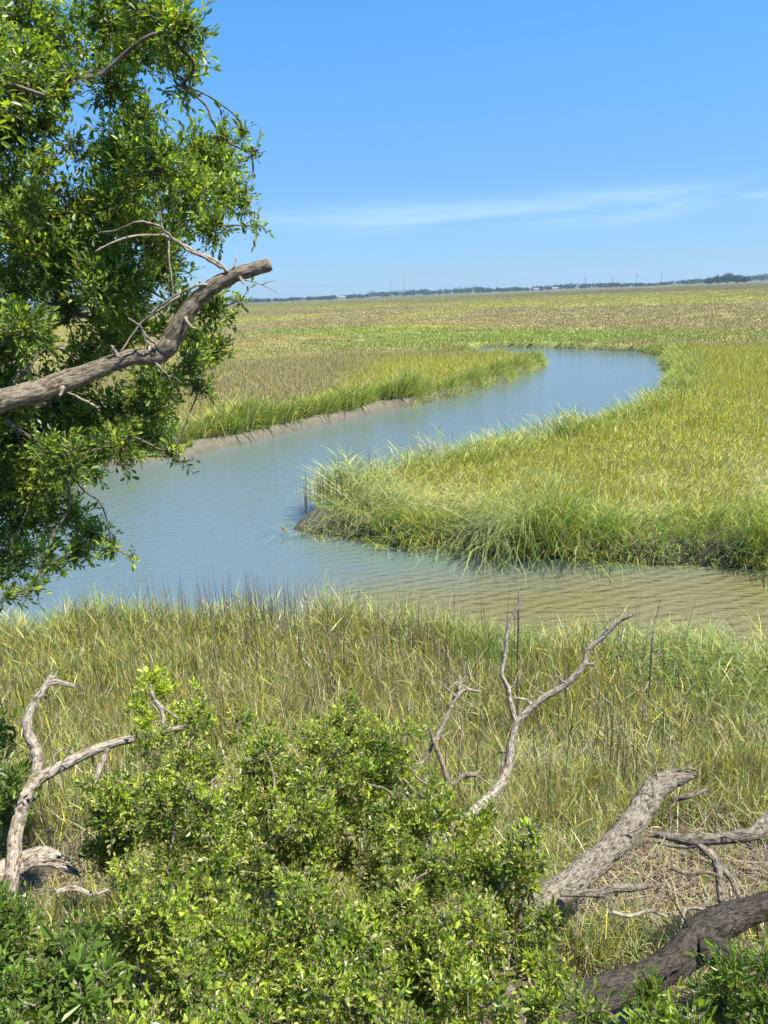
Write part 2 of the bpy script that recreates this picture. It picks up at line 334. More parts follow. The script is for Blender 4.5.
# ------------------------------------------------------------------ river water
def build_water():
    lo = POLY.min(0) - 3; hi = POLY.max(0) + 3
    lo = np.maximum(lo, [-60, 5]); nx, ny = 60, 60
    xs = np.linspace(lo[0], hi[0], nx); ys = np.linspace(lo[1], hi[1], ny)
    X, Y = np.meshgrid(xs, ys); V = np.stack([X.ravel(), Y.ravel(), np.zeros(X.size)], 1)
    i = (np.arange(ny - 1)[:, None] * nx + np.arange(nx - 1)[None]).ravel()
    F = np.stack([i, i + 1, i + nx + 1, i + nx], 1)
    mt, t, o = newmat('river_water')
    p = t.nodes.new('ShaderNodeBsdfPrincipled')
    geo = t.nodes.new('ShaderNodeNewGeometry')
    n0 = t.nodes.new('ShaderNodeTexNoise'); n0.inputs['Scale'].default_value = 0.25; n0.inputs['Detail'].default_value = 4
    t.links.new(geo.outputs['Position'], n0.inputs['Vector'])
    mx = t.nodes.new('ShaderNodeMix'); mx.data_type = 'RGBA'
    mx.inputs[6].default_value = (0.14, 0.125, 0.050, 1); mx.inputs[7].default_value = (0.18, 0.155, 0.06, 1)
    def mrn(src, a, b_, c, d_):
        q = t.nodes.new('ShaderNodeMapRange'); q.interpolation_type = 'SMOOTHSTEP'
        for kk, vv in zip(('From Min', 'From Max', 'To Min', 'To Max'), (a, b_, c, d_)): q.inputs[kk].default_value = vv
        t.links.new(src, q.inputs['Value']); return q.outputs[0]
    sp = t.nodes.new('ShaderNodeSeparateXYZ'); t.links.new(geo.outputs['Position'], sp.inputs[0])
    # silty, wind-rippled near reach; calmer elsewhere, sky reflection painted into bluer base and IOR
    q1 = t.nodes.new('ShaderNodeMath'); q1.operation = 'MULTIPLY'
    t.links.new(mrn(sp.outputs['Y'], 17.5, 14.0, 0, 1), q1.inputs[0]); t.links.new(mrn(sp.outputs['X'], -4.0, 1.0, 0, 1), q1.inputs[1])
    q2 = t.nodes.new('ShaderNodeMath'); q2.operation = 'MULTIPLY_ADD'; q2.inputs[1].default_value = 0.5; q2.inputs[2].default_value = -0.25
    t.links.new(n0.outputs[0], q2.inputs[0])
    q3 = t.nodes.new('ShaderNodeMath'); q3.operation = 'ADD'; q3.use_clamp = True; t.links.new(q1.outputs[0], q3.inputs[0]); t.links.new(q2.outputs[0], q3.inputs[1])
    silt_sky_mix = q3.outputs[0]
    m2 = t.nodes.new('ShaderNodeMix'); m2.data_type = 'RGBA'; m2.inputs[6].default_value = (0.115, 0.155, 0.140, 1)  # first colour carries the blue of reflected sky
    t.links.new(silt_sky_mix, m2.inputs[0]); t.links.new(mx.outputs[2], m2.inputs[7])
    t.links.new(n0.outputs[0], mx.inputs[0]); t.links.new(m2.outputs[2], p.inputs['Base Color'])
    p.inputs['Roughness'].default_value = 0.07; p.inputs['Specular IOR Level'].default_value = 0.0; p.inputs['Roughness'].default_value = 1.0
    # ripples: two crossing wave trains broken up by noise
    mp = t.nodes.new('ShaderNodeMapping'); mp.inputs['Rotation'].default_value = (0, 0, R(-24)); mp.inputs['Scale'].default_value = (1.0, 3.0, 1)
    t.links.new(geo.outputs['Position'], mp.inputs[0])
    n1 = t.nodes.new('ShaderNodeTexNoise'); n1.inputs['Scale'].default_value = 1.9; n1.inputs['Detail'].default_value = 4; n1.inputs['Distortion'].default_value = 0.5
    t.links.new(mp.outputs[0], n1.inputs['Vector'])
    mp2 = t.nodes.new('ShaderNodeMapping'); mp2.inputs['Rotation'].default_value = (0, 0, R(28)); mp2.inputs['Scale'].default_value = (1.0, 2.2, 1)
    t.links.new(geo.outputs['Position'], mp2.inputs[0])
    n2 = t.nodes.new('ShaderNodeTexNoise'); n2.inputs['Scale'].default_value = 3.4; n2.inputs['Detail'].default_value = 3
    t.links.new(mp2.outputs[0], n2.inputs['Vector'])
    w = t.nodes.new('ShaderNodeTexWave'); w.inputs['Scale'].default_value = 1.05; w.inputs['Distortion'].default_value = 3.5; w.inputs['Detail'].default_value = 2.5; w.inputs['Detail Scale'].default_value = 1.2
    w.bands_direction = 'Y'
    mp3 = t.nodes.new('ShaderNodeMapping'); mp3.inputs['Rotation'].default_value = (0, 0, R(-22))
    t.links.new(geo.outputs['Position'], mp3.inputs[0]); t.links.new(mp3.outputs[0], w.inputs['Vector'])
    def mth(op, a, bb):
        q = t.nodes.new('ShaderNodeMath'); q.operation = op
        for k, v in enumerate((a, bb)):
            if isinstance(v, (int, float)): q.inputs[k].default_value = v
            else: t.links.new(v, q.inputs[k])
        return q.outputs[0]
    h = mth('ADD', mth('MULTIPLY', n1.outputs[0], 1.0), mth('MULTIPLY', n2.outputs[0], 0.55))
    h = mth('ADD', h, mth('MULTIPLY', w.outputs['Fac'], 0.22))
    b = t.nodes.new('ShaderNodeBump'); b.inputs['Strength'].default_value = 0.5; b.inputs['Distance'].default_value = 0.09
    t.links.new(h, b.inputs['Height']); t.links.new(b.outputs[0], p.inputs['Normal'])
    qb = t.nodes.new('ShaderNodeMath'); qb.operation = 'MULTIPLY'
    t.links.new(mrn(silt_sky_mix, 0, 1, 0.30, 0.70), qb.inputs[0]); t.links.new(mrn(sp.outputs['Y'], 22, 60, 1.0, 0.35), qb.inputs[1]); t.links.new(qb.outputs[0], b.inputs['Strength'])
    gl = t.nodes.new('ShaderNodeBsdfGlossy'); gl.inputs['Roughness'].default_value = 0.06; t.links.new(b.outputs[0], gl.inputs['Normal'])
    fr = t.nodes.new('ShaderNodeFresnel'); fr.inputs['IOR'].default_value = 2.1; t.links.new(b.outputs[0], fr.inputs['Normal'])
    t.links.new(mrn(silt_sky_mix, 0, 1, 3.1, 1.8), fr.inputs['IOR'])  # IOR raised outside the silty reach to strengthen the sky reflection
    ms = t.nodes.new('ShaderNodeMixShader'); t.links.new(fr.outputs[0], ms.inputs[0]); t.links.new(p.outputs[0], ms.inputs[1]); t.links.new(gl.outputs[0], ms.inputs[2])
    t.links.new(ms.outputs[0], o.inputs[0])
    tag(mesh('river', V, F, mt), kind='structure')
build_water()

# ------------------------------------------------------------------ grass
def blades(P, h, w, lean, bend, colr, azi=None):
    """P roots (n,3); h heights; w widths; lean: initial tilt; bend: droop; returns V (n*8), F, C"""
    n = len(P)
    if azi is None: azi = rng.uniform(0, 2 * np.pi, n)
    dirv = np.stack([np.cos(azi), np.sin(azi), np.zeros(n)], 1)
    fac = rng.uniform(0, 2 * np.pi, n); side = np.stack([np.cos(fac), np.sin(fac), np.zeros(n)], 1)
    rows = []
    pos = P.copy(); ang = lean.copy()
    ts = [0, 0.38, 0.72, 1.0]; ws = [0.75, 1.0, 0.62, 0.10]
    for k in range(4):
        if k:
            ang = ang + bend * (0.35, 0.75, 1.1)[k - 1]
            L_ = (ts[k] - ts[k - 1]) * h
            pos = pos + dirv * (np.sin(ang) * L_)[:, None] + np.array([0, 0, 1]) * (np.cos(ang) * L_)[:, None]
        hw = (w * ws[k] * 0.5)[:, None] * side
        rows += [pos - hw, pos + hw]
    V = np.stack(rows, 1).reshape(-1, 3)
    i = np.arange(n)[:, None] * 8
    F = np.concatenate([i + np.array([0, 1, 3, 2]), i + np.array([2, 3, 5, 4]), i + np.array([4, 5, 7, 6])], 1).reshape(-1, 4)
    C = np.repeat(colr, 8, 0)
    return V, F, C
def pick(W):
    u = rng.random(len(W)); cs = np.cumsum(W, 1); return (u[:, None] > cs).sum(1).clip(0, W.shape[1] - 1)
def sample(n, r0, r1, power, amax=40):
    """polar scatter; density per area ~ r^-power"""
    u = rng.random(n); e = 2 - power
    r = (r0 ** e + u * (r1 ** e - r0 ** e)) ** (1 / e) if abs(e) > 1e-6 else r0 * (r1 / r0) ** u
    a = np.radians(rng.uniform(-amax, amax, n))
    return r * np.sin(a), r * np.cos(a)
def clear_near(x, y):
    """litter clearing among the logs and at the left"""
    c = np.zeros(len(x), bool)
    for px, py, ra in [(700, 880, 0.75), (655, 925, 0.6), (600, 930, 0.35), (70, 895, 0.5), (745, 880, 0.55)]:
        q = onz(px, py, 1.1); c |= ((x - q[0]) ** 2 + ((y - q[1]) * 0.9) ** 2) < ra ** 2
    return c
def grass_layer(name, n, r0, r1, power, wid, label, amax=40, stalk=0.1, hscale=1.0, fringe=False):
    tx, ty = sample(int(n / 7), r0, r1, power, amax)
    k = 7
    sp = 0.045 + 0.004 * np.hypot(tx, ty)
    x = np.repeat(tx, k) + rng.normal(0, 1, len(tx) * k) * np.repeat(sp, k)
    y = np.repeat(ty, k) + rng.normal(0, 1, len(tx) * k) * np.repeat(sp, k)
    ta = np.repeat(rng.uniform(0, 2 * np.pi, len(tx)), k)
    th = np.repeat(rng.normal(1, 0.12, len(tx)), k)
    d = sdist(x, y); r = np.hypot(x, y)
    left = (x < -1 + 0.12 * (y - 20)) & (y > 19.5)
    dmin = np.where(left, 0.38, np.where(y > 15.0, -0.32, 0.2)) + np.where(left, 0.7, 0.25) * (fbm(x * 0.8, y * 0.8, 88) - 0.3)
    ok = (d > dmin) & ~(clear_near(x, y) & (rng.random(len(x)) < 0.9)) & (y > 3.2)
    if fringe: ok &= left & (d < 2.6)
    ok &= rng.random(len(x)) < np.where(y < 15, sstep(0.28, 0.55, fbm(x * 2.4, y * 2.4, 66)) * 0.92 + 0.08 , 1)
    x, y, d, r, ta, th, left = [q[ok] for q in (x, y, d, r, ta, th, left)]
    z = ground_z(x, y, d)
    W = shares(x, y, d); pi = pick(W); n = len(x)
    near = y < 15
    edge = sstep(np.where(near, 1.6, 2.6 + r / 40), 0.2, d)
    clump = fbm(x / 1.7, y / 1.7, 12, 3)
    base = np.where(near, 0.54, 0.44)
    amp = np.where(near, 0.3, np.where(left, 1.9, np.where(y > 21, 0.5, 1.25)))
    h = (base + 0.62 * edge * amp * np.where(left, 0.5 + 0.8 * sstep(0.3, 0.65, fbm(x / 2.2, y / 3.0, 19, 2)), 2.1 * sstep(0.25, 0.75, clump))) * th * rng.uniform(0.62, 1.15, n) * hscale
    h *= np.clip(1 - 0.35 * sstep(7.5, 4.5, y), 0.4, 1)
    h *= np.where(near, 1, 0.68 + 0.64 * fbm(x / 0.7, y / 0.7, 14, 2))
    gh = near * sstep(2.9, 3.8, x) * sstep(2.4, 1.0, d); h = h * (1 + 0.35 * gh)
    lodged = 0.7 * sstep(0.40, 0.62, fbm(x / 1.6 + 7, y / 1.3, 61, 3)) * sstep(16, 17, y) * sstep(25, 21, y) + 0.25 * sstep(0.5, 0.6, fbm(x / 0.9, y / 0.9, 63, 2)) * sstep(27, 18, y) * (x > 0) * sstep(1.2, 2.6, d)
    drynear = sstep(0.44, 0.62, fbm(x / 1.1 + 2, y / 1.1, 62, 3)) * near
    lean = np.abs(rng.normal(0, 0.15, n)) + 0.12 * edge + 0.7 * lodged + 0.55 * drynear * rng.random(n) + (rng.random(n) < 0.1) * rng.uniform(0, 1.0, n)
    bend = np.abs(rng.normal(0.04, 0.10, n)) + np.where(near, 0.08, 0.34) * edge * rng.random(n) + 0.45 * lodged * rng.random(n) + 0.35 * gh
    tall = (rng.random(n) < stalk)
    green = pi == 0; bend = bend + green * 0.12
    azi = np.where(rng.random(n) < 0.35, ta, rng.uniform(0, 2 * np.pi, n))
    wind = rng.random(n) < 0.1 + 0.4 * edge * (~near)
    azi = np.where(wind, rng.normal(-0.25, 0.7, n), azi)
    gx = sdist(x + 0.15, y) - d; gy = sdist(x, y + 0.15) - d; outw = np.arctan2(-gy, -gx)
    ow = (rng.random(n) < np.where(near, 0.4, 0.85) * sstep(1.6, 0.2, d)); azi = np.where(ow, outw + rng.normal(0, 0.6, n), azi)
    isl_ = (y > 16) & (y < 27) & ~left
    arch = isl_ * rng.random(n) * sstep(0.3, 0.6, fbm(x / 1.1, y / 1.1, 15, 2)); bend = bend + 0.32 * arch; azi = np.where(isl_ & (rng.random(n) < 0.5) & ~ow, rng.normal(-0.1, 0.6, n), azi)
    rim = sstep(0.5, -0.1, d) * ow * (~near); lean = lean + 0.45 * rim * rng.random(n); bend = bend + 0.25 * rim
    fm = (0.95 * sstep(25, 90, r))[:, None]
    c = (PAL[pi] * (1 - fm) + (W @ PAL) * fm) * rng.normal(1, np.where(near, 0.3, np.where(r > 60, 0.06, 0.2))[:, None], (n, 1)).clip(0.4, 1.8) * (1 + rng.normal(0, 0.06, (n, 3)))
    leafy = rng.random(n) < np.where(near, 0.38, np.where(r < 40, 0.4, 0.0))      # side leaves on the stalks
    zoff = np.where(leafy, rng.uniform(0.1, 0.8, n) * h, 0); h = np.where(leafy, h * rng.uniform(0.3, 0.5, n), h)
    lean = np.where(leafy, rng.uniform(0.3, 1.15, n), lean)
    c = c * (1 - 0.5 * lodged[:, None]) + np.array([0.36, 0.37, 0.20]) * 0.5 * lodged[:, None]
    w = wid(r) * rng.uniform(0.6, 1.3, n) * np.where(pi == 0, 1.15, 1.0)
    c = np.where(near[:, None], c * np.array([0.90, 0.91, 1.05]), c * (1 - 0.12 * sstep(80, 300, r)[:, None]))
    V, F, C = blades(np.stack([x, y, z - 0.03 + zoff], 1), h, w, lean, bend, c.clip(0.01, 0.8), azi)
    o = mesh(name, V, F, M_GRASS, None, C)
    tag(o, label, 'grass', kind='stuff')
grass_layer('marsh_grass', 400000, 4.0, 15.5, 0.35, lambda r: 0.0050 + 0.0004 * r, 'mixed green and straw marsh grass of the near bank', 42)
grass_layer('cordgrass', 720000, 12.5, 75, 1.1, lambda r: 0.0056 + 0.00046 * r, 'green cordgrass on the river banks and inside the bend', 38)
grass_layer('marsh_meadow', 480000, 62, 1100, 2.0, lambda r: 0.0009 * r, 'flat marsh meadow in bands of yellow green and purple brown', 36, hscale=0.7)

grass_layer('bank_cordgrass', 700000, 21, 75, 1.4, lambda r: 0.012 + 0.0008 * r, 'thick bright green fringe of cordgrass hanging over the left mud bank', 30, fringe=True)

# tall dark seed stalks standing up along the near shore
def stalks():
    n = 7500; x, y = sample(n, 6, 16, 0.3, 40); d = sdist(x, y)
    keep = (d > 0.25) & (y < 15) & (rng.random(n) < np.where(d < 1.2, 0.6, 0.4) * sstep(0.42, 0.62, fbm(x / 1.2, y / 1.2, 91, 3)))
    # dense stand by the water
    q = onz(235, 590, ZT); x2 = rng.normal(q[0], 0.85, 150); y2 = q[1] - np.abs(rng.normal(0.35, 0.3, 150)); 
    ex_ = []
    for px_, py_, k_, s_ in [(355, 478, 40, 0.8), (510, 428, 70, 1.6), (430, 448, 40, 1.2), (325, 500, 40, 0.7), (600, 404, 60, 2.2)]:
        q_ = onz(px_, py_, 0.6); ex_.append(np.stack([rng.normal(q_[0], s_, k_), rng.normal(q_[1] - 0.3, s_ * 0.35, k_)], 1))
    ex_ = np.concatenate(ex_); ex_ = ex_[sdist(ex_[:, 0], ex_[:, 1]) > 0.1]
    x = np.concatenate([x[keep], x2, ex_[:, 0]]); y = np.concatenate([y[keep], y2, ex_[:, 1]]); n = len(x); z = ground_z(x, y)
    h = rng.uniform(0.85, 1.3, n)
    V, F, C = blades(np.stack([x, y, z], 1), h, 0.011 + 0.0006 * np.hypot(x, y) * (y > 15), np.abs(rng.normal(0, 0.08, n)), rng.normal(0.0, 0.05, n), np.array([0.16, 0.115, 0.08]) * rng.uniform(0.6, 1.5, (n, 1)))
    q2 = rng.random(n)
    tag(mesh('reed_stalks', V, F, M_GRASS, None, C), 'thin dark dry reed stalks poking up through the shore grass', 'reeds', kind='stuff')
stalks()

# fallen straw and dead leaves on the ground
def litter():
    n = 26000; x, y = sample(n, 3.5, 12, 0.5, 42); ok = (sdist(x, y) > 0.8) & (rng.random(n) < np.where(clear_near(x, y), 0.7, 0.45)); x, y = x[ok], y[ok]; n = len(x)
    z = ground_z(x, y) + rng.uniform(0.01, 0.16, n)
    c = np.array([0.34, 0.28, 0.18]) * rng.uniform(0.3, 1.3, (n, 1))
    V, F, C = blades(np.stack([x, y, z], 1), rng.uniform(0.12, 0.55, n), rng.uniform(0.005, 0.011, n), rng.normal(1.45, 0.16, n), rng.normal(0.0, 0.12, n), c)
    tag(mesh('straw_litter', V, F, M_GRASS, None, C), 'bleached fallen straw lying on the mud under the grass', 'straw', kind='stuff')
litter()

# ------------------------------------------------------------------ tubes (limbs, logs, twigs)
def crspline(P, R_, n):
    P = np.asarray(P, float); R_ = np.asarray(R_, float)
    Q = np.concatenate([[2 * P[0] - P[1]], P, [2 * P[-1] - P[-2]]]); outp, outr = [], []
    for i in range(len(P) - 1):
        p0, p1, p2, p3 = Q[i:i + 4]
        for s in np.linspace(0, 1, n, endpoint=False):
            outp.append(0.5 * ((2 * p1) + (-p0 + p2) * s + (2 * p0 - 5 * p1 + 4 * p2 - p3) * s * s + (-p0 + 3 * p1 - 3 * p2 + p3) * s ** 3))
            outr.append(R_[i] * (1 - s) + R_[i + 1] * s)
    outp.append(P[-1]); outr.append(R_[-1]); return np.array(outp), np.array(outr)
def tube(P, R_, sides=8, sub=5, rough=0.08, wob=0.0, seed=0, square=1.0):
    g = np.random.default_rng(seed + 1000)
    p, r = crspline(P, R_, sub); n = len(p)
    if wob:
        w = g.normal(0, 1, (n, 3)); w[0] = 0; w[-1] = 0
        w = (w + np.roll(w, 1, 0)) * 0.5; p = p + w * (wob * r)[:, None]
    t = nrm(np.gradient(p, axis=0)); ref = np.array([0.13, 0.21, 0.97]); a = nrm(np.cross(t, ref)); 
    for i in range(1, n):                         # transport the frame
        v = a[i - 1] - t[i] * np.dot(a[i - 1], t[i]); a[i] = v / max(np.linalg.norm(v), 1e-9)
    b = np.cross(t, a)
    th = np.linspace(0, 2 * np.pi, sides, endpoint=False)
    lump = 1 + rough * (g.normal(0, 1, (n, sides)) * 0.6 + 1.2 * np.sin(th[None] * 2 + np.cumsum(g.normal(0, 0.16, n))[:, None]) + 0.8 * np.sin(th[None] * 3 + np.cumsum(g.normal(0, 0.13, n))[:, None]) + g.normal(0, 0.35, (n, 1)))
    sm = lambda q: (np.roll(q, 1, 0) + q * 2 + np.roll(q, -1, 0)) / 4
    lump[1:-1] = sm(lump)[1:-1]; lump = lump + 0.02 * g.normal(0, 1, lump.shape)
    rad = r[:, None] * lump
    V = p[:, None] + rad[..., None] * (np.cos(th)[None, :, None] * a[:, None] + np.sin(th)[None, :, None] * b[:, None])
    sl_ = np.concatenate([[0], np.cumsum(np.linalg.norm(np.diff(p, axis=0), axis=1))])
    rm = r.mean(); C = np.stack([rm * np.cos(th)[None] + 0 * rad + seed * 0.7, rm * np.sin(th)[None] + 0 * rad, 0 * rad + sl_[:, None]], -1).reshape(-1, 3)
    C = np.concatenate([C, C[:1], C[-1:]])
    V = V.reshape(-1, 3)
    i = (np.arange(n - 1)[:, None] * sides); j = np.arange(sides)[None]
    F = np.stack([i + j, i + (j + 1) % sides, i + sides + (j + 1) % sides, i + sides + j], -1).reshape(-1, 4)
    c0 = len(V); V = np.concatenate([V, [p[0] - t[0] * r[0] * 0.2, p[-1] + t[-1] * r[-1] * 0.15]])
    j = np.arange(0, sides, 1)
    cap = []
    for k in range(0, sides, 2):
        cap.append([c0, (k + 2) % sides, (k + 1) % sides, k])
        e = (n - 1) * sides; cap.append([c0 + 1, e + k, e + (k + 1) % sides, e + (k + 2) % sides])
    return V, np.concatenate([F, np.array(cap)]), C
def join(parts):
    V, F, C, o = [], [], [], 0
    for q in parts:
        V.append(q[0]); F.append(q[1] + o); o += len(q[0])
        if len(q) > 2: C.append(q[2])
    return (np.concatenate(V), np.concatenate(F)) + ((np.concatenate(C),) if C else ())
def pts(lst, dist):
    """(px, py[, distance]) -> world points"""
    return [at(q[0], q[1], q[2] if len(q) > 2 else dist) for q in lst]
def rpx(lst, d): return [v * d / FPX for v in lst]

# ------------------------------------------------------------------ foliage
def leafcloud(blobs, nshoots, L_leaf, W_leaf, per, slen, cols, up=0.35, droop=0.0, aspect=(0.42, 0.75), flat=0.8, shell=2.4, spread=0.9):
    """blobs: (centre, radius). Shoots with alternate leaves all through each blob."""
    cen = np.array([b[0] for b in blobs]); rad = np.array([b[1] for b in blobs])
    pr = rad ** 2.0; pr /= pr.sum()
    k = rng.choice(len(blobs), nshoots, p=pr)
    u = nrm(rng.normal(0, 1, (nshoots, 3))); rr = rng.random(nshoots) ** (1 / shell) * rng.uniform(0.85, 1.32, nshoots)
    P = cen[k] + u * (rad[k] * rr)[:, None]
    D = nrm(u * 0.9 + np.array([0, 0, up]) + rng.normal(0, 0.45, (nshoots, 3)))
    sl = slen * rng.uniform(0.5, 1.3, nshoots)
    shootcol = np.array(cols)[rng.choice(len(cols), nshoots, p=None)]
    t = (np.arange(per) + 0.5) / per
    t = t[None] + rng.normal(0, 0.04, (nshoots, per))
    pos = P[:, None] + D[:, None] * (sl[:, None] * (t - 0.5))[..., None]
    pos[..., 2] -= droop * (sl[:, None] * t) ** 2
    pos += rng.normal(0, 0.006, pos.shape)
    ref = nrm(rng.normal(0, 1, (nshoots, 3))); A = nrm(np.cross(D, ref)); B = np.cross(D, A)
    phi = (np.arange(per) * 2.4)[None] + rng.uniform(0, 6.28, (nshoots, 1))
    out_ = A[:, None] * np.cos(phi)[..., None] + B[:, None] * np.sin(phi)[..., None]
    ld = nrm(D[:, None] * 0.75 + out_ * spread * (1.15 - 0.8 * t.clip(0, 1))[..., None] + rng.normal(0, 0.18, out_.shape) + np.array([0, 0, 0.08]))
    n = nshoots * per
    pos = pos.reshape(n, 3); ld = ld.reshape(n, 3)
    nr = nrm(np.array([0, 0, 1.0]) * flat + out_.reshape(n, 3) * 0.25 + rng.normal(0, 0.5, (n, 3)))
    sd_ = nrm(np.cross(ld, nr)); nr = np.cross(sd_, ld)
    L1 = (L_leaf * rng.uniform(0.42, 1.4, n))[:, None]; W1 = (W_leaf * rng.uniform(0.75, 1.2, n))[:, None] * 0.5 * L1 / L_leaf
    a1, a2 = aspect
    v = [pos, pos + ld * L1 * 0.35 - sd_ * W1 * 0.8 + nr * W1 * 0.35, pos + ld * L1 * 0.72 - sd_ * W1 * 0.9 + nr * W1 * 0.3,
         pos + ld * L1 - nr * L1 * 0.06, pos + ld * L1 * 0.72 + sd_ * W1 * 0.9 + nr * W1 * 0.3, pos + ld * L1 * 0.35 + sd_ * W1 * 0.8 + nr * W1 * 0.35]
    V = np.stack(v, 1).reshape(-1, 3); i = np.arange(n)[:, None] * 6
    F = np.concatenate([i + np.array([0, 3, 2, 1]), i + np.array([0, 5, 4, 3])], 1).reshape(-1, 4)
    c = np.repeat(shootcol, per, 0) * rng.normal(1, 0.24, (n, 1)).clip(0.45, 1.8)
    C = np.repeat(c, 6, 0)
    # thin stems of the shoots
    r0 = 0.0022
    S = []
    for e, rs in ((P - D * sl[:, None] * 0.6, r0), (P + D * sl[:, None] * 0.5, r0 * 0.5)):
        for th in (0, 2.09, 4.19):
            S.append(e + (A * math.cos(th) + B * math.sin(th)) * rs)
    SV = np.stack(S, 1).reshape(-1, 3); i = np.arange(nshoots)[:, None] * 6
    SF = np.concatenate([i + np.array([0, 1, 4, 3]), i + np.array([1, 2, 5, 4]), i + np.array([2, 0, 3, 5])], 1).reshape(-1, 4)
    return (V, F, C), (SV, SF)
def framework(root, blobs, k=0.007, kmin=0.004, seed=1):
    """minimum spanning tree of branch tubes from the root through every blob centre"""
    g = np.random.default_rng(seed)
    nodes = [np.array(root, float)] + [np.array(b[0], float) for b in blobs]
    par = {0: None}; left = set(range(1, len(nodes)))
    Pn = np.array(nodes); cost = {i: np.linalg.norm(Pn[i] - Pn[0]) for i in left}; best = {i: 0 for i in left}; depth = {0: 0.0}
    while left:
        i = min(left, key=lambda q: cost[q]); par[i] = best[i]; left.discard(i); depth[i] = depth[best[i]] + np.linalg.norm(Pn[i] - Pn[best[i]])
        for j in left:
            c = np.linalg.norm(Pn[i] - Pn[j]) + 0.35 * depth[i]
            if c < cost[j]: cost[j] = c; best[j] = i
    cnt = {i: 1 for i in par}
    for i in sorted(par, key=lambda q: -depth[q]):
        if par[i] is not None: cnt[par[i]] += cnt[i]
    parts = []
    for i, p in par.items():
        if p is None: continue
        a, b = Pn[p], Pn[i]; mid1 = a * 0.65 + b * 0.35 + g.normal(0, 0.08, 3) * np.linalg.norm(a - b); mid2 = a * 0.3 + b * 0.7 + g.normal(0, 0.08, 3) * np.linalg.norm(a - b)
        ra = kmin + k * math.sqrt(cnt[i]); rb = max(kmin, ra * 0.75)
        parts.append(tube([a, mid1, mid2, b], [ra, ra * 0.95, rb * 1.05, rb], 6, 4, 0.08, 0.2, seed + i))
        for _ in range(3):                           # side twigs into the leaves
            e = b + nrm(g.normal(0, 1, 3)) * blobs[i - 1][1] * g.uniform(0.6, 1.0)
            parts.append(tube([b, (b + e) / 2 + g.normal(0, 0.03, 3), e], [kmin * 1.0, kmin * 0.75, kmin * 0.4], 4, 3, 0.05, 0, seed + i))
    return join(parts)

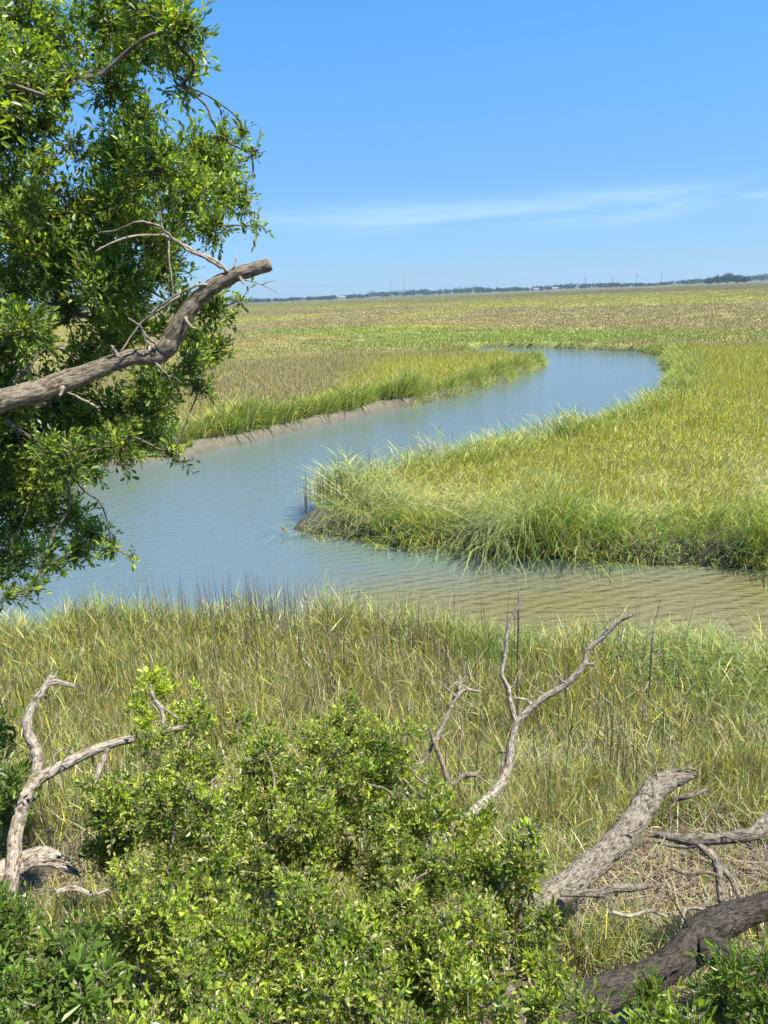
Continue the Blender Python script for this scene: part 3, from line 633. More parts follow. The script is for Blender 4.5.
# ------------------------------------------------------------------ the oak at the left
OAK_COLS = [[0.10, 0.165, 0.035], [0.13, 0.21, 0.038], [0.18, 0.27, 0.045], [0.24, 0.34, 0.05], [0.09, 0.15, 0.03], [0.31, 0.38, 0.06]]
def oak():
    base = at(-260, 560, 4.6); bx, by = base[0], base[1]; bz = float(ground_z([bx], [by])[0])
    root = empty('oak_tree', (bx, by, bz))
    tag(root, 'leafy evergreen oak overhanging the river, with a thick sawn-off limb', 'tree')
    top = at(-250, 30, 5.0)
    fork = at(-235, 405, 4.4)
    V, F, BC = tube([(bx, by, bz - 0.3), (bx + 0.02, by, bz + 0.7), fork, at(-250, 200, 4.7), top], [0.34, 0.25, 0.22, 0.17, 0.12], 16, 8, 0.05, 0.1, 3)
    mesh('trunk', V, F, M_LIMB, root, BC)
    ld = 4.0
    limb_px = [(-235, 412, 4.3), (-120, 428, 4.15), (-40, 412, 4.05), (20, 396), (70, 380), (110, 364), (135, 357), (152, 357), (166, 349), (175, 332), (190, 308), (212, 287), (240, 273), (268, 265)]
    rw = [17, 15, 13.5, 12.5, 11.5, 10.0, 9.5, 10.5, 12.0, 11.5, 10.5, 9.5, 8.8, 7.6]
    V, F, BC = tube(pts(limb_px, ld), rpx([q * 0.80 for q in rw], ld), 20, 9, 0.055, 0.05, 5)
    limb = mesh('limb', V, F, M_LIMB, root, BC); limb['label'] = 'thick bare limb bending up to a sawn end'
    # sawn end face
    e = at(268, 265, ld); dv = nrm(at(268, 265, ld) - at(240, 273, ld)); a = nrm(np.cross(dv, [0, 0, 1])); b = np.cross(dv, a)
    th = np.linspace(0, 2 * np.pi, 20, endpoint=False); rr = 6.2 * ld / FPX
    ring = lambda r, o: [e + dv * o + (a * math.cos(t) + b * math.sin(t)) * r * (1 + 0.05 * math.sin(3 * t)) for t in th]
    VV = np.array(ring(rr * 1.0, 0.0) + ring(rr * 0.97, 0.014) + ring(rr * 0.5, 0.016) + ring(rr * 0.03, 0.013)); FF = []
    for k in range(3):
        for j in range(20): FF.append([k * 20 + j, k * 20 + (j + 1) % 20, (k + 1) * 20 + (j + 1) % 20, (k + 1) * 20 + j])
    c = mesh('sawn_end', VV, FF, M_CUT, limb); c.location = (0, 0, 0)
    me = c.data                                                   # limb sits at the root's origin
    co = np.empty(len(me.vertices) * 3, np.float32); me.vertices.foreach_get('co', co)
    co = co.reshape(-1, 3) - np.array(root.location, np.float32); me.vertices.foreach_set('co', co.ravel()); me.update()
    # bare twigs on the limb
    tw = [([(228, 272), (218, 262), (195, 252), (175, 240), (165, 236), (150, 235), (130, 237), (112, 243), (95, 252)], 2.2),
          ([(222, 268), (205, 258), (182, 246), (168, 234), (158, 226), (145, 222), (133, 223), (120, 229), (98, 233)], 2.0),
          ([(168, 238), (169, 255), (171, 275), (174, 295)], 1.4),
          ([(215, 285), (195, 286), (180, 294), (165, 303), (150, 315), (140, 326)], 2.0),
          ([(180, 296), (160, 310), (142, 322), (130, 338), (120, 352)], 1.7),
          ([(150, 354), (148, 345), (143, 335), (140, 326), (128, 318)], 2.4),
          ([(157, 350), (155, 343), (148, 338), (143, 330), (138, 324)], 1.8),
          ([(150, 357), (160, 368), (168, 376), (173, 388)], 2.0),
          ([(168, 376), (176, 378), (182, 384)], 1.0),
          ([(236, 278), (250, 281), (262, 285), (278, 293)], 1.1), ([(262, 285), (268, 282), (276, 281)], 0.7),
          ([(234, 268), (236, 260), (235, 250)], 1.2), ([(165, 236), (162, 222), (160, 208), (158, 196)], 1.0),
          ([(118, 358, 3.98), (115, 351, 3.96), (111, 346, 3.95)], 3.4), ([(205, 292, 3.98), (201, 286, 3.97), (200, 281, 3.96)], 3.0), ([(62, 388, 3.9), (60, 396, 3.88)], 3.6),
          ([(186, 318, 3.95), (190, 325, 3.9), (196, 329, 3.88)], 2.6), ([(240, 277, 3.95), (244, 284, 3.92)], 2.2),
          ([(98, 408, 4.2), (80, 398, 4.3), (60, 388, 4.5), (35, 372, 4.8)], 2.2)]
    for i, (pp, w) in enumerate(tw):
        n = len(pp); q = pts([(x[0], x[1], (x[2] if len(x) > 2 else ld - 0.03 + 0.12 * math.sin(i * 1.7 + j * 0.6) * (j / n))) for j, x in enumerate(pp)], ld)
        V, F, BC = tube(q, rpx(np.linspace(w, w * 0.4, n) * 0.75, ld), 6, 5, 0.06, 0.5, 40 + i)
        mesh('bare_twig', V, F, M_TWIG, root, BC)
    B = [(16, 18, 34), (62, 46, 20), (105, 14, 24), (150, 12, 28), (178, 32, 20), (186, 62, 13), (26, 80, 33), (60, 100, 10), (70, 76, 9), (44, 128, 10), (74, 150, 12), (40, 165, 14), (112, 84, 20), (128, 45, 24), (160, 52, 14), (140, 112, 17), (183, 85, 12),
         (10, 132, 26), (6, 190, 27), (30, 208, 18), (114, 150, 15), (76, 212, 20), (132, 150, 28), (160, 170, 28), (122, 200, 34), (198, 152, 20), (222, 136, 12),
         (242, 132, 7), (222, 166, 16), (252, 152, 7), (225, 192, 18), (245, 205, 11), (255, 228, 7), (190, 200, 28), (212, 228, 14), (150, 238, 30), (92, 252, 32), (32, 235, 38), (165, 268, 20),
         (130, 290, 18), (212, 308, 13), (232, 318, 7), (240, 300, 5), (180, 330, 18), (190, 362, 17), (200, 388, 11), (203, 340, 10), (14, 290, 26), (60, 300, 12), (6, 350, 18), (45, 345, 12),
         (95, 315, 9), (60, 430, 32), (18, 455, 38), (110, 412, 22), (150, 408, 20), (150, 436, 17), (118, 445, 20), (172, 450, 10), (184, 462, 6), (88, 462, 16), (25, 515, 30),
         (70, 512, 16), (92, 532, 15), (78, 552, 13), (112, 548, 8), (132, 556, 6), (50, 560, 12), (130, 325, 24), (85, 365, 22), (60, 400, 24), (20, 430, 24), (110, 340, 20), (24, 330, 24), (70, 310, 14), (110, 300, 16), (8, 385, 20), (120, 270, 20), (150, 385, 18), (215, 350, 12), (35, 480, 30), (60, 460, 24), (165, 380, 16), (95, 285, 22), (60, 270, 26), (180, 300, 14), (14, 560, 20), (8, 595, 9), (32, 590, 8), (200, 172, 18), (112, 207, 19), (5, 405, 20),
         (-70, 60, 60), (-90, 180, 50), (-90, 300, 45), (-60, 460, 60), (-60, 560, 30)]
    blobs = []; g = np.random.default_rng(5)
    for x, y, r in B:
        dist = g.uniform(4.5, 5.9) if r > 12 else g.uniform(4.4, 5.1)
        if 330 < y < 420 and r > 10: dist = g.uniform(4.7, 5.6)
        blobs.append((at(x, y, dist), r * dist / FPX))
        if r > 36:                                   # depth behind
            dist += g.uniform(0.5, 1.0); blobs.append((at(x + g.uniform(-6, 6), y + g.uniform(-6, 6), dist), r * 0.8 * dist / FPX))
    V, F, BC = framework(at(-240, 330, 4.6), blobs, 0.0028, 0.0026, 11)
    (LV, LF, LC), (SV, SF) = leafcloud(blobs, 13500, 0.041, 0.0168, 9, 0.15, OAK_COLS, up=0.25, shell=2.2)
    mesh('crown', LV, LF, M_OAK, root, LC, smooth=False)
    V, F, BC = join([(V, F, BC), (SV, SF, SV)]); mesh('branchwork', V, F, M_BRANCH, root, BC)
oak()

# ------------------------------------------------------------------ shrubs
def shrub(name, label, blobs_px, nshoots, ll, lw, per, slen, cols, root_px, up=0.6, spread=1.15, k=0.0028, flat=0.6, seed=3, cat='shrub', thick=1, wisps=0):
    g = np.random.default_rng(seed); blobs = []
    tops = sorted(blobs_px, key=lambda b: b[1])[:max(4, len(blobs_px) // 3)] if wisps else []
    for q in range(wisps):                        # loose shoots standing clear of the mass
        b = tops[g.integers(len(tops))]; blobs_px = blobs_px + [(b[0] + g.uniform(-34, 34), b[1] - g.uniform(8, 34), g.uniform(5, 9), b[3] + g.uniform(-0.1, 0.25))]
    for x, y, r, dist in blobs_px:
        blobs.append((at(x, y, dist), r * dist / FPX))
        for q in range(thick):
            c = at(x, y, dist + g.uniform(0.1, 0.35)) + np.array([g.uniform(-0.1, 0.1), 0, -g.uniform(0.15, 0.4)])
            blobs.append((c, r * dist / FPX * g.uniform(0.7, 1.0)))
    rp = at(*root_px); rz = float(ground_z([rp[0]], [rp[1]])[0])
    root = empty(name, (rp[0], rp[1], rz)); tag(root, label, cat)
    V, F, BC = framework((rp[0], rp[1], rz - 0.05), blobs, k, 0.0022, seed * 7)
    (LV, LF, LC), (SV, SF) = leafcloud(blobs, nshoots, ll, lw, per, slen, cols, up=up, shell=2.0, spread=spread, flat=flat)
    mesh('foliage', LV, LF, M_SHRUB, root, LC, smooth=False)
    if thick: V, F, BC = join([(V, F, BC), (SV, SF, SV)])
    mesh('stem', V, F, M_STEM, root, BC)
    return root
G1 = [[0.11, 0.18, 0.022], [0.18, 0.27, 0.03], [0.27, 0.37, 0.04], [0.38, 0.46, 0.05], [0.08, 0.13, 0.018], [0.33, 0.34, 0.10]]
def canopy_dist(x, y):                            # shrub tops slope away from the viewer
    return 3.55 + (1024 - y) / 320.0 * 1.75
def inpoly(x, y, P):
    c = False; j = len(P) - 1
    for i in range(len(P)):
        if (P[i][1] > y) != (P[j][1] > y) and x < (P[j][0] - P[i][0]) * (y - P[i][1]) / (P[j][1] - P[i][1]) + P[i][0]: c = not c
        j = i
    return c
def fill(P, step, r0, r1, seed, jit=0.5, drop=0.12):
    g = np.random.default_rng(seed); o = []
    xs = [p[0] for p in P]; ys = [p[1] for p in P]; y = min(ys)
    while y < max(ys):
        x = min(xs)
        while x < max(xs):
            a, b = x + g.uniform(-jit, jit) * step, y + g.uniform(-jit, jit) * step
            if inpoly(a, b, P) and g.random() > drop: o.append((a, b, g.uniform(r0, r1), canopy_dist(a, b) + g.uniform(-0.25, 0.25)))
            x += step
        y += step * 0.9
    return o
polyA = [(105, 800), (140, 752), (190, 722), (235, 700), (275, 705), (300, 730), (300, 850), (290, 940), (280, 1060), (120, 1060), (105, 960), (118, 900), (100, 850)]
shrub('wax_myrtle_shrub', 'bright green small-leaved shrub filling the bank below the bleached forked branch', fill(polyA, 36, 14, 25, 1, 0.6, 0.25), 4400, 0.028, 0.013, 10, 0.10, G1, (210, 1030, 4.3), seed=21, wisps=16)
polyB = [(290, 720), (325, 704), (365, 725), (400, 765), (440, 800), (470, 860), (480, 960), (470, 1060), (290, 1060), (300, 900)]
shrub('wax_myrtle_shrub', 'dense small-leaved green shrub in the middle, its top spraying up before the grass', fill(polyB, 36, 14, 25, 2, 0.6, 0.22), 4800, 0.028, 0.013, 10, 0.10, G1, (370, 1030, 4.3), seed=22, wisps=20)
shrub('wax_myrtle_shrub', 'low leafy growth knitting together the two small-leaved shrubs in front', fill([(240, 725), (330, 725), (360, 800), (440, 850), (450, 1050), (150, 1050), (200, 850)], 40, 13, 22, 12, 0.6, 0.3), 2600, 0.028, 0.013, 10, 0.10, G1, (300, 1040, 4.2), seed=29)
polyC = [(440, 830), (500, 800), (525, 850), (550, 910), (565, 970), (560, 1060), (450, 1060)]
shrub('wax_myrtle_shrub', 'thin yellow-green shrub around the foot of the tall forked snag', fill(polyC, 34, 9, 17, 3, 0.6, 0.38), 1500, 0.030, 0.0135, 9, 0.11, G1, (510, 1030, 4.3), seed=23, wisps=12)
polyD = [(-60, 890), (20, 925), (110, 930), (125, 1000), (120, 1070), (-60, 1070)]
G2 = [[0.07, 0.125, 0.018], [0.11, 0.18, 0.024], [0.15, 0.24, 0.03]]
shrub('bayberry_shrub', 'dark green dense shrub in the bottom corner below the bare mud', fill(polyD, 34, 12, 21, 4), 1500, 0.034, 0.014, 9, 0.11, G2, (50, 1040, 4.1), seed=24)
shrub('broadleaf_seedling', 'seedling with whorls of long shiny leaves among the small-leaved shrubs', [(88, 948, 10, 3.6), (70, 975, 10, 3.55), (100, 975, 9, 3.55), (84, 1000, 9, 3.5), (60, 950, 7, 3.65)], 18, 0.072, 0.021, 8, 0.07,
      [[0.09, 0.16, 0.03], [0.13, 0.21, 0.035]], (80, 1040, 3.7), seed=28, thick=0, cat='seedling')
polyE = [(-70, 715), (0, 728), (22, 760), (26, 830), (0, 850), (-70, 860)]
shrub('bayberry_shrub', 'glossy broad-leaved shrub beside the upright fork of the bleached branch', [(x, y, r, d + 0.1) for x, y, r, d in fill(polyE, 30, 9, 16, 5)], 330, 0.052, 0.02, 8, 0.12, [[0.09, 0.15, 0.022], [0.15, 0.23, 0.03]], (-30, 900, 4.9), seed=25)
polyF = [(570, 1000), (640, 985), (700, 985), (768, 960), (840, 960), (840, 1080), (560, 1080)]
shrub('marsh_elder_shrub', 'low shrub of narrow upright leaves below the dark mossy log', fill(polyF, 32, 9, 16, 6, 0.6, 0.42), 700, 0.046, 0.0115, 9, 0.13, [[0.09, 0.15, 0.022], [0.14, 0.22, 0.03], [0.21, 0.30, 0.04]], (680, 1050, 4.2), up=0.9, seed=26)
shrub('sapling', 'small leafy sapling sprouting at the tip of the bleached branch', [(150, 680, 10, 5.5), (162, 690, 8, 5.5), (140, 705, 9, 5.5), (190, 712, 8, 5.55), (200, 690, 5, 5.6), (172, 716, 7, 5.5), (205, 720, 8, 5.6), (148, 722, 9, 5.5)],
      130, 0.04, 0.018, 8, 0.10, G1[2:4], (165, 800, 5.5), seed=27, thick=0)

# ------------------------------------------------------------------ dead branches and logs
def wood(name, label, cat, pieces, mat, dist, seed, rough=0.05, sides=12, part='branch', main='stem', twigs=0):
    """pieces: list of (pixel path, radii in pixels); first is the main stem"""
    p0 = pts(pieces[0][0], dist)[0]
    root = empty(name, (p0[0], p0[1], float(ground_z([p0[0]], [p0[1]])[0]))); tag(root, label, cat)
    g = np.random.default_rng(seed)
    for i, (pp, rw) in enumerate(pieces):
        P_ = pts(pp, dist); rr_ = rpx([q * 0.8 for q in rw], dist)
        V, F, BC = tube(P_, rr_, (sides + 4) if i == 0 else 10, 9, rough, 0.05, seed + i)
        if rr_[-1] > 0.007:                       # splintered break
            tg = nrm(P_[-1] - P_[-2]); sh = [(V, F, BC)]
            for q in range(9):
                o_ = g.normal(0, 1, 3); o_ = nrm(o_ - tg * np.dot(o_, tg)) * rr_[-1] * g.uniform(0.25, 0.85)
                ln = rr_[-1] * g.uniform(0.8, 2.8); sh.append(tube([P_[-1] + o_ - tg * rr_[-1], P_[-1] + o_ + tg * ln * 0.4, P_[-1] + o_ * 0.9 + tg * ln], [rr_[-1] * 0.4, rr_[-1] * 0.22, 0.0008], 5, 2, 0.1, 0, q))
            V, F, BC = join(sh)
        mesh(main if i == 0 else part, V, F, mat, root, BC)
        if i == 0:                                # thin side twigs left on the wood
            for q in range(twigs):
                k_ = g.uniform(0.25, 0.97) * (len(P_) - 1); a_ = int(k_); p_ = P_[a_] * (1 - k_ + a_) + P_[min(a_ + 1, len(P_) - 1)] * (k_ - a_)
                d_ = nrm(g.normal(0, 1, 3) + np.array([0, 0, 0.5])); L_ = g.uniform(0.14, 0.5); T_ = [p_]
                for w_ in range(4): d_ = nrm(d_ + g.normal(0, 0.35, 3)); T_.append(T_[-1] + d_ * L_ / 4)
                V, F, BC = tube(T_, np.linspace(0.007, 0.0018, 5) * g.uniform(0.7, 1.3), 5, 4, 0.05, 0.2, seed + 200 + q); mesh('twig', V, F, mat, root, BC)
    return root
wood('dead_branch', 'bleached forked dead branch leaning up beside the glossy shrub', 'branch', [
    ([(8, 905, 4.9), (14, 860, 4.95), (16, 832), (24, 800), (38, 780), (70, 762), (105, 746), (140, 737), (182, 727)], [7, 7, 7, 7, 6.2, 5.5, 4.8, 4.0, 2.2]),
    ([(30, 788), (37, 768), (36, 752), (28, 732), (28, 715), (36, 700), (46, 686), (52, 676)], [6, 5.5, 5.5, 4.8, 4.6, 4.4, 4.2, 3.6]),
    ([(48, 682), (58, 682), (74, 686)], [3.8, 3, 2.2]),
    ([(164, 728), (162, 712), (154, 698), (150, 688)], [3, 2.6, 2.6, 2.0]),
    ([(154, 700), (166, 710), (178, 718)], [1.8, 1.5, 1]),
    ([(108, 748), (98, 772), (92, 790)], [3.2, 3.6, 3.0])], M_DEAD, 5.0, 60, 0.07, twigs=5)
wood('rotten_stump', 'low weathered rotten stump lying at the foot of the bleached branch', 'stump', [
    ([(-40, 884), (0, 872), (20, 863), (45, 855), (66, 860)], [10, 11, 10, 8, 3.5]),
    ([(20, 862), (50, 862), (75, 872)], [6, 5, 3])], M_DEAD, 5.0, 75, 0.07)
wood('forked_snag', 'tall forked grey dead sapling reaching up before the river', 'snag', [
    ([(395, 915, 5.6), (425, 865, 5.75), (450, 832, 5.9), (478, 808, 6.05), (498, 788, 6.15), (508, 768), (511, 745), (518, 722), (538, 702), (566, 684), (584, 664), (588, 650), (604, 636), (618, 622), (632, 615)], [6.4, 6.2, 6, 5.6, 5.4, 5.0, 4.8, 4.6, 4.2, 4.0, 3.8, 3.0, 3.0, 2.6, 1.6]),
    ([(516, 722), (511, 704), (508, 688), (502, 674), (505, 656), (507, 636), (510, 622), (521, 602)], [3.6, 3.2, 3, 2.6, 2.7, 2.5, 2.3, 1.5]),
    ([(532, 706), (526, 700), (514, 698)], [2.2, 2.0, 1.6]),
    ([(584, 664), (592, 664), (596, 661)], [1.8, 1.6, 1.0]),
    ([(507, 690), (514, 684), (518, 672)], [1.6, 1.2, 0.6])], M_DEAD, 6.2, 80, twigs=7)
wood('dead_sapling', 'thin pale dead twig with a small forked crown left of the tall snag', 'twig', [
    ([(405, 800, 6.1), (412, 780), (430, 750), (444, 722), (458, 696), (468, 690), (482, 692)], [3, 2.4, 2.2, 2.4, 2.2, 1.6, 1.0]),
    ([(458, 698), (459, 688), (460, 678)], [2, 1.8, 1.6]), ([(456, 696), (446, 688), (438, 680)], [1.3, 0.9, 0.5]),
    ([(434, 742), (446, 734), (452, 730)], [1.2, 0.9, 0.5])], M_DEAD, 6.2, 90, twigs=6)
wood('dead_stick', 'short dark broken stick standing next to the pale twig', 'stick', [
    ([(452, 792), (446, 776), (441, 760), (433, 740), (430, 728)], [3.4, 3.2, 3.2, 2.6, 1.4]),
    ([(435, 792), (452, 784), (464, 776), (478, 774)], [2.8, 3.4, 3.2, 2.8])], M_LIMB, 6.15, 95)
wood('fallen_log', 'thick grey log slanting up out of the grass to a broken end', 'log', [
    ([(515, 925, 5.35), (548, 898, 5.4), (580, 876, 5.5), (606, 852, 5.6), (628, 828, 5.7), (645, 803, 5.8), (655, 788, 5.85), (672, 778, 5.9)], [14, 14, 13, 12.5, 12.5, 13, 13, 10]),
    ([(668, 783, 5.9), (680, 779, 5.88), (694, 776, 5.85)], [9, 7, 2.5]),
    ([(672, 800, 5.85), (690, 796, 5.8), (706, 790, 5.8)], [3.0, 2.6, 1.5]),
    ([(670, 772, 5.9), (688, 768, 5.9), (700, 772, 5.9)], [1.5, 1.3, 0.8])], M_LOG, 5.6, 100, 0.075, 20, twigs=6)
wood('fallen_branch', 'pale broken stick lying across the clearing between the two logs', 'branch', [
    ([(560, 894), (580, 893), (600, 893), (612, 889), (630, 888), (650, 886)], [3, 3.6, 4.6, 4.4, 4, 2.6]),
    ([(600, 893), (606, 898), (603, 903)], [3, 2.4, 1.4])], M_LOG, 5.3, 110)
wood('snapped_bough', 'crooked bough reaching in over the clearing, split at its pale end', 'branch', [
    ([(800, 800, 5.7), (768, 822, 5.6), (752, 834), (728, 838), (705, 840), (690, 840), (664, 836), (650, 836)], [11, 9, 7, 6.5, 6, 6.5, 4, 1.4]),
    ([(706, 843), (684, 846), (668, 845), (652, 841)], [4, 3, 2, 1]),
    ([(698, 842), (712, 856), (722, 868), (732, 880), (740, 900)], [5, 4, 3.5, 3, 2.4]),
    ([(716, 858), (720, 880), (722, 902)], [4.6, 4.4, 4.0])], M_LOG, 5.5, 120, twigs=12)
wood('mossy_log', 'long dark furrowed log curving along the ground above the narrow-leaved shrub', 'log', [
    ([(560, 1040, 4.4), (590, 1000, 4.5), (625, 985, 4.6), (660, 970, 4.7), (690, 948, 4.8), (715, 925, 4.9), (745, 912, 5.0), (790, 898, 5.1), (860, 880, 5.2)], [17, 16, 14, 14, 16, 17, 14, 13, 12]),
    ([(700, 950, 4.75), (722, 950), (740, 962), (770, 965), (810, 975)], [10, 10, 9, 9, 8])], M_DARKLOG, 4.75, 130, 0.08, 20, twigs=7)
wood('curved_twig', 'thin bleached curved twig on the litter between the logs', 'twig', [
    ([(682, 922), (684, 912), (692, 908), (704, 910), (714, 914)], [1.6, 1.8, 1.8, 1.6, 1.4]), ([(700, 911), (705, 903), (709, 898)], [1.2, 1, 0.6])], M_DEAD, 5.0, 140)
wood('fallen_twig', 'dark twig lying in the litter under the crooked bough', 'twig', [([(672, 868), (690, 874), (708, 872), (726, 880)], [2.2, 2.4, 2, 1.2]), ([(690, 874), (696, 884)], [1.5, .8])], M_LIMB, 5.35, 160)
wood('fallen_twig', 'pale thin twig crossing the litter below the broken stick', 'twig', [([(612, 912), (630, 916), (650, 911), (668, 917)], [1.8, 2.0, 1.6, 1.0])], M_DEAD, 5.1, 165)
wood('fallen_twig', 'grey twig on bare mud beside the rotten stump', 'twig', [([(56, 892), (74, 888), (92, 894), (108, 890)], [2.4, 2.6, 2.2, 1.4]), ([(74, 888), (82, 880)], [1.4, .8])], M_DEAD, 4.85, 170)
# thin dead stems standing in the grass
for i, (a, b, c, lab) in enumerate([((652, 645, 10.5), (655, 622, 10.6), (662, 596, 10.6), 'dark thin dead stem leaning before the river, right of the forked snag'),
                         ((518, 620, 9.5), (519, 604, 9.5), (519, 588, 9.5), 'thin upright dead stem behind the tip of the forked snag')]):
    p0 = at(*a); gz = float(ground_z([p0[0]], [p0[1]])[0])
    V, F, BC = tube([(p0[0], p0[1], gz), p0, at(*b), at(*c)], [0.012, 0.014, 0.012, 0.005], 6, 5, 0.06, 0.4, 150 + i)
    o = mesh('dry_stalk', V - np.array([p0[0], p0[1], gz]), F, M_LIMB, None, BC); o.location = (p0[0], p0[1], gz); tag(o, lab, 'stem')

# ------------------------------------------------------------------ dead leaf litter in the clearings
def deadleaves():
    q = [onz(700, 885, 1.1), onz(655, 925, 1.1), onz(70, 895, 1.3), onz(740, 930, 1.3)]
    n = 12000; k = rng.integers(0, 4, n); c = np.array(q)[k]
    x = c[:, 0] + rng.normal(0, 0.45, n); y = c[:, 1] + rng.normal(0, 0.4, n); z = ground_z(x, y) + rng.uniform(0.005, 0.04, n)
    P = np.stack([x, y, z], 1); a = rng.uniform(0, 6.28, n); ld = nrm(np.stack([np.cos(a), np.sin(a), rng.normal(0, 0.3, n)], 1))
    nr = nrm(np.array([0, 0, 1.0]) + rng.normal(0, 0.45, (n, 3))); s = nrm(np.cross(ld, nr)); l = rng.uniform(0.02, 0.05, n)[:, None]; w = l * 0.25
    V = np.stack([P, P + ld * l * 0.5 - s * w + nr * w * 0.5, P + ld * l, P + ld * l * 0.5 + s * w + nr * w * 0.5], 1).reshape(-1, 3)
    F = np.arange(n)[:, None] * 4 + np.array([0, 3, 2, 1])
    C = np.repeat(np.array([0.17, 0.12, 0.08]) * rng.uniform(0.3, 2.2, (n, 1)), 4, 0)
    tag(mesh('leaf_litter', V, F, M_LITTER, None, C, smooth=False), 'brown dead leaves scattered on the mud between the logs', 'leaves', kind='stuff')
deadleaves()

# ------------------------------------------------------------------ far wood, hammock trees, masts, houses
def tree_cloud(cx, cy, z0, w, h, n, g, leaf, cols):
    u = nrm(g.normal(0, 1, (n, 3))) * (g.random((n, 1)) ** (1 / 2.2))
    lump = 1 + 0.25 * np.sin(u[:, 0] * 7 + cx) * np.cos(u[:, 2] * 6 + cy)
    P = np.stack([cx + u[:, 0] * w * lump, cy + u[:, 1] * w * lump, z0 + h * 0.58 + u[:, 2] * h * 0.42 * lump], 1)
    a = nrm(g.normal(0, 1, (n, 3))); b = nrm(np.cross(a, g.normal(0, 1, (n, 3)))); s = leaf * g.uniform(0.6, 1.4, (n, 1))
    V = np.stack([P + a * s, P + b * s, P - a * s, P - b * s], 1).reshape(-1, 3)
    F = np.arange(n)[:, None] * 4 + np.array([0, 1, 2, 3])
    C = np.repeat(np.array(cols)[g.integers(0, len(cols), n)] * g.uniform(0.7, 1.3, (n, 1)), 4, 0)
    return V, F, C
WC = [[0.05, 0.085, 0.03], [0.07, 0.11, 0.04], [0.04, 0.07, 0.03]]
def woods():
    g = np.random.default_rng(77); parts = []
    for i in range(900):
        px = g.uniform(-250, 1000)
        dist = 1750 + g.uniform(-60, 160)
        d = ray(px, 290); x = d[0] / math.hypot(d[0], d[1]) * dist; y = d[1] / math.hypot(d[0], d[1]) * dist
        env = 0.35 + 0.9 * float(vnoise(px / 38.0, 0.5, 4)) * float(vnoise(px / 140.0, 3.5, 8) + 0.45)
        if 370 < px < 480: env = max(env, 0.95 * g.uniform(0.8, 1.1))
        h = 15 * env * g.uniform(0.7, 1.1)
        parts.append(tree_cloud(x, y, 0.6, h * g.uniform(0.6, 1.1), h, 60, g, 1.3, WC))
    V, F, C = join(parts)
    tag(mesh('far_woods', V, F, M_WOODS, None, C, smooth=False), 'low dark line of distant woods along the horizon', 'woods', kind='stuff')
woods()
def far_pos(px, dist):
    d = ray(px, 290); k = dist / math.hypot(d[0], d[1]); return d[0] * k, d[1] * k
g = np.random.default_rng(13)
labs = ['leftmost rounded tree of the far clump at the marsh edge', 'second rounded tree of the far clump, wider than the first', 'tallest tree in the middle of the far clump on the marsh',
        'tree just right of the tallest in the far clump', 'rightmost low tree of the far clump at the marsh edge']
for i, (px, h, w) in enumerate([(709, 9, 7), (717, 12, 8), (727, 15, 9), (736, 12, 8), (744, 9, 7)]):
    x, y = far_pos(px, 1250 + g.uniform(-20, 20)); r = empty('clump_tree', (x, y, 0.9)); tag(r, labs[i], 'tree', 'trees of the far clump on the marsh')
    V, F, BC = tube([(x, y, 0.5), (x + 0.3, y, h * 0.4), (x, y, h * 0.75)], [0.6, 0.45, 0.2], 8, 3, 0.05, 0, i); mesh('trunk', V, F, M_BRANCH, r, BC)
    V, F, C = tree_cloud(x, y, 1.0, w, h, 500, g, 0.9, WC); mesh('crown', V, F, M_WOODS, r, C, smooth=False)

def box(x0, x1, y0, y1, z0, z1):
    V = np.array([[x, y, z] for x in (x0, x1) for y in (y0, y1) for z in (z0, z1)], float)
    return V, np.array([[0, 1, 3, 2], [4, 6, 7, 5], [0, 4, 5, 1], [2, 3, 7, 6], [0, 2, 6, 4], [1, 5, 7, 3]])
M_STEEL = plain('galvanised_steel', (0.30, 0.32, 0.34)); M_WHITE = plain('white_wall', (0.75, 0.74, 0.70)); M_ROOF = plain('grey_roof', (0.22, 0.21, 0.20))
def mast(px, dist, h, label, arms=False):
    x, y = far_pos(px, dist); r = empty('radio_mast' if not arms else 'power_pole', (x, y, 0.9)); tag(r, label, 'mast' if not arms else 'pole', None if not arms else 'power poles along the far shore')
    w = 0.9 if not arms else 0.35
    if not arms:
        P = []
        for sx_, sy_ in ((-1, -1), (1, -1), (0, 1)): P.append(tube([(x + sx_ * w, y + sy_ * w, 0.9), (x + sx_ * w * 0.6, y + sy_ * w * 0.6, h)], [0.22, 0.16], 6, 2, 0))
        for k in range(14):
            z = 2 + k * (h - 3) / 14; P.append(tube([(x - w, y - w, z), (x + w, y - w, z + 1.6)], [0.12, 0.12], 4, 1, 0))
        V, F, BC = join(P); mesh('lattice', V, F, M_STEEL, r)
        V, F, BC = tube([(x, y, h), (x, y, h + 6)], [0.2, 0.1], 6, 2, 0); mesh('aerial', V, F, M_STEEL, r)
    else:
        V, F, BC = tube([(x, y, 0.9), (x, y, h)], [w, w * 0.7], 8, 2, 0); mesh('pole', V, F, M_BRANCH, r, BC)
        for z in (h - 1.5, h - 3.5):
            V, F = box(x - 3, x + 3, y - 0.2, y + 0.2, z, z + 0.35); mesh('crossarm', V, F, M_BRANCH, r, smooth=False)
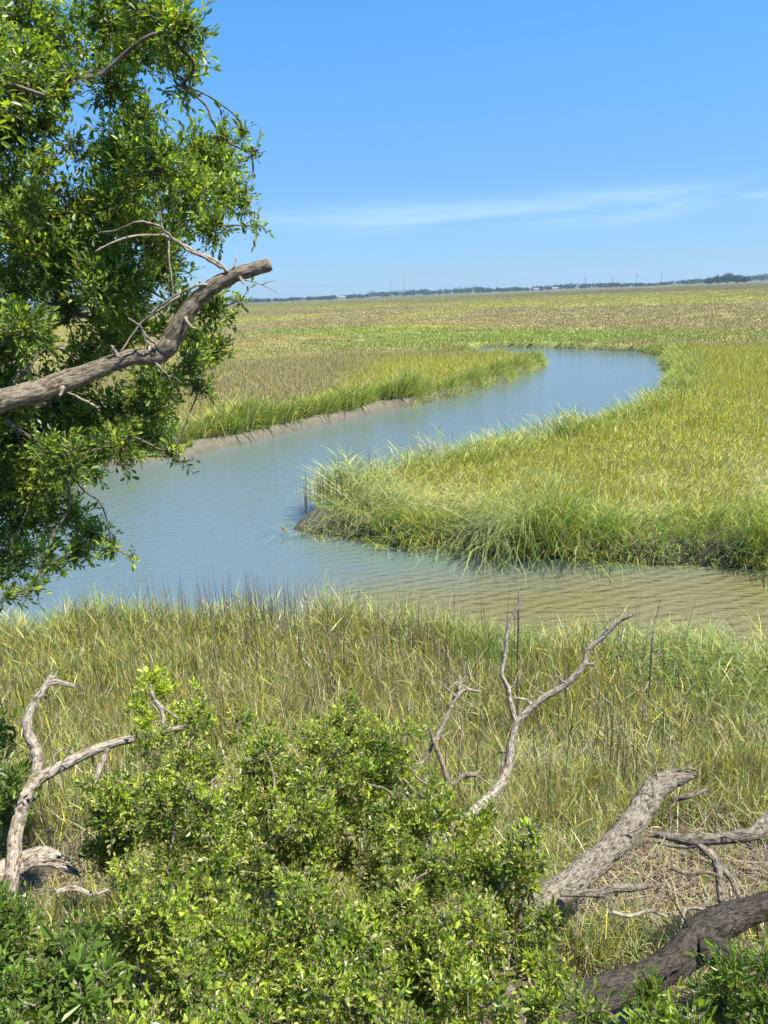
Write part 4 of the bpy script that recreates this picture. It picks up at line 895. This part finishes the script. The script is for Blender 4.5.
mast(391, 1650, 38, 'thin lattice mast over the far woods, left one of two'); mast(404.5, 1650, 52, 'taller thin lattice mast over the far woods, right one of two')
for px, h, lb in [(585, 22, 'faint power pole on the far shore, first from the middle'), (612, 20, 'faint power pole on the far shore, second from the middle'), (636, 23, 'faint power pole on the far shore, third from the middle'),
                  (661, 24, 'faint power pole on the far shore, last before the clump of trees')]:
    mast(px, 1500, h, lb, True)
def house(px, dist, w, h, label):
    x, y = far_pos(px, dist); r = empty('house', (x, y, 0.9)); tag(r, label, 'house', 'white houses on the far shore')
    V, F = box(x - w, x + w, y - 4, y + 4, 0.8, h); mesh('wall', V, F, M_WHITE, r, smooth=False)
    V = np.array([[x - w - .5, y - 4.6, h], [x + w + .5, y - 4.6, h], [x + w + .5, y + 4.6, h], [x - w - .5, y + 4.6, h], [x - w - .5, y, h + 2.6], [x + w + .5, y, h + 2.6]])
    F = np.array([[0, 1, 5, 4], [2, 3, 4, 5], [0, 4, 3, 3], [1, 2, 5, 5]])
    me = bpy.data.meshes.new('roof'); me.from_pydata([tuple(v) for v in (V - np.array(r.location))], [], [(0, 1, 5, 4), (2, 3, 4, 5), (0, 4, 3), (1, 2, 5), (0, 3, 2, 1)]); me.materials.append(M_ROOF)
    o = bpy.data.objects.new('roof', me); scene.collection.objects.link(o); o.parent = r
house(342, 1640, 6, 5.0, 'small white house below the two masts, in front of the far woods'); house(536, 1640, 5, 4.5, 'small white house in the middle of the far shore')
house(555, 1640, 6, 4.5, 'wider white house just right of the middle one on the far shore')

# ------------------------------------------------------------------ haze
def haze():
    V, F = box(-5600, 5600, -5600, 5600, -2.2, 75)
    mt, t, o = newmat('haze_air')
    v = t.nodes.new('ShaderNodeVolumePrincipled'); v.inputs['Color'].default_value = (0.5, 0.74, 1.0, 1)
    v.inputs['Density'].default_value = 0.00014; v.inputs['Anisotropy'].default_value = 0.2
    t.links.new(v.outputs[0], o.inputs['Volume'])
    h = mesh('haze', V, F, mt, None, smooth=False); tag(h, kind='stuff')
haze()
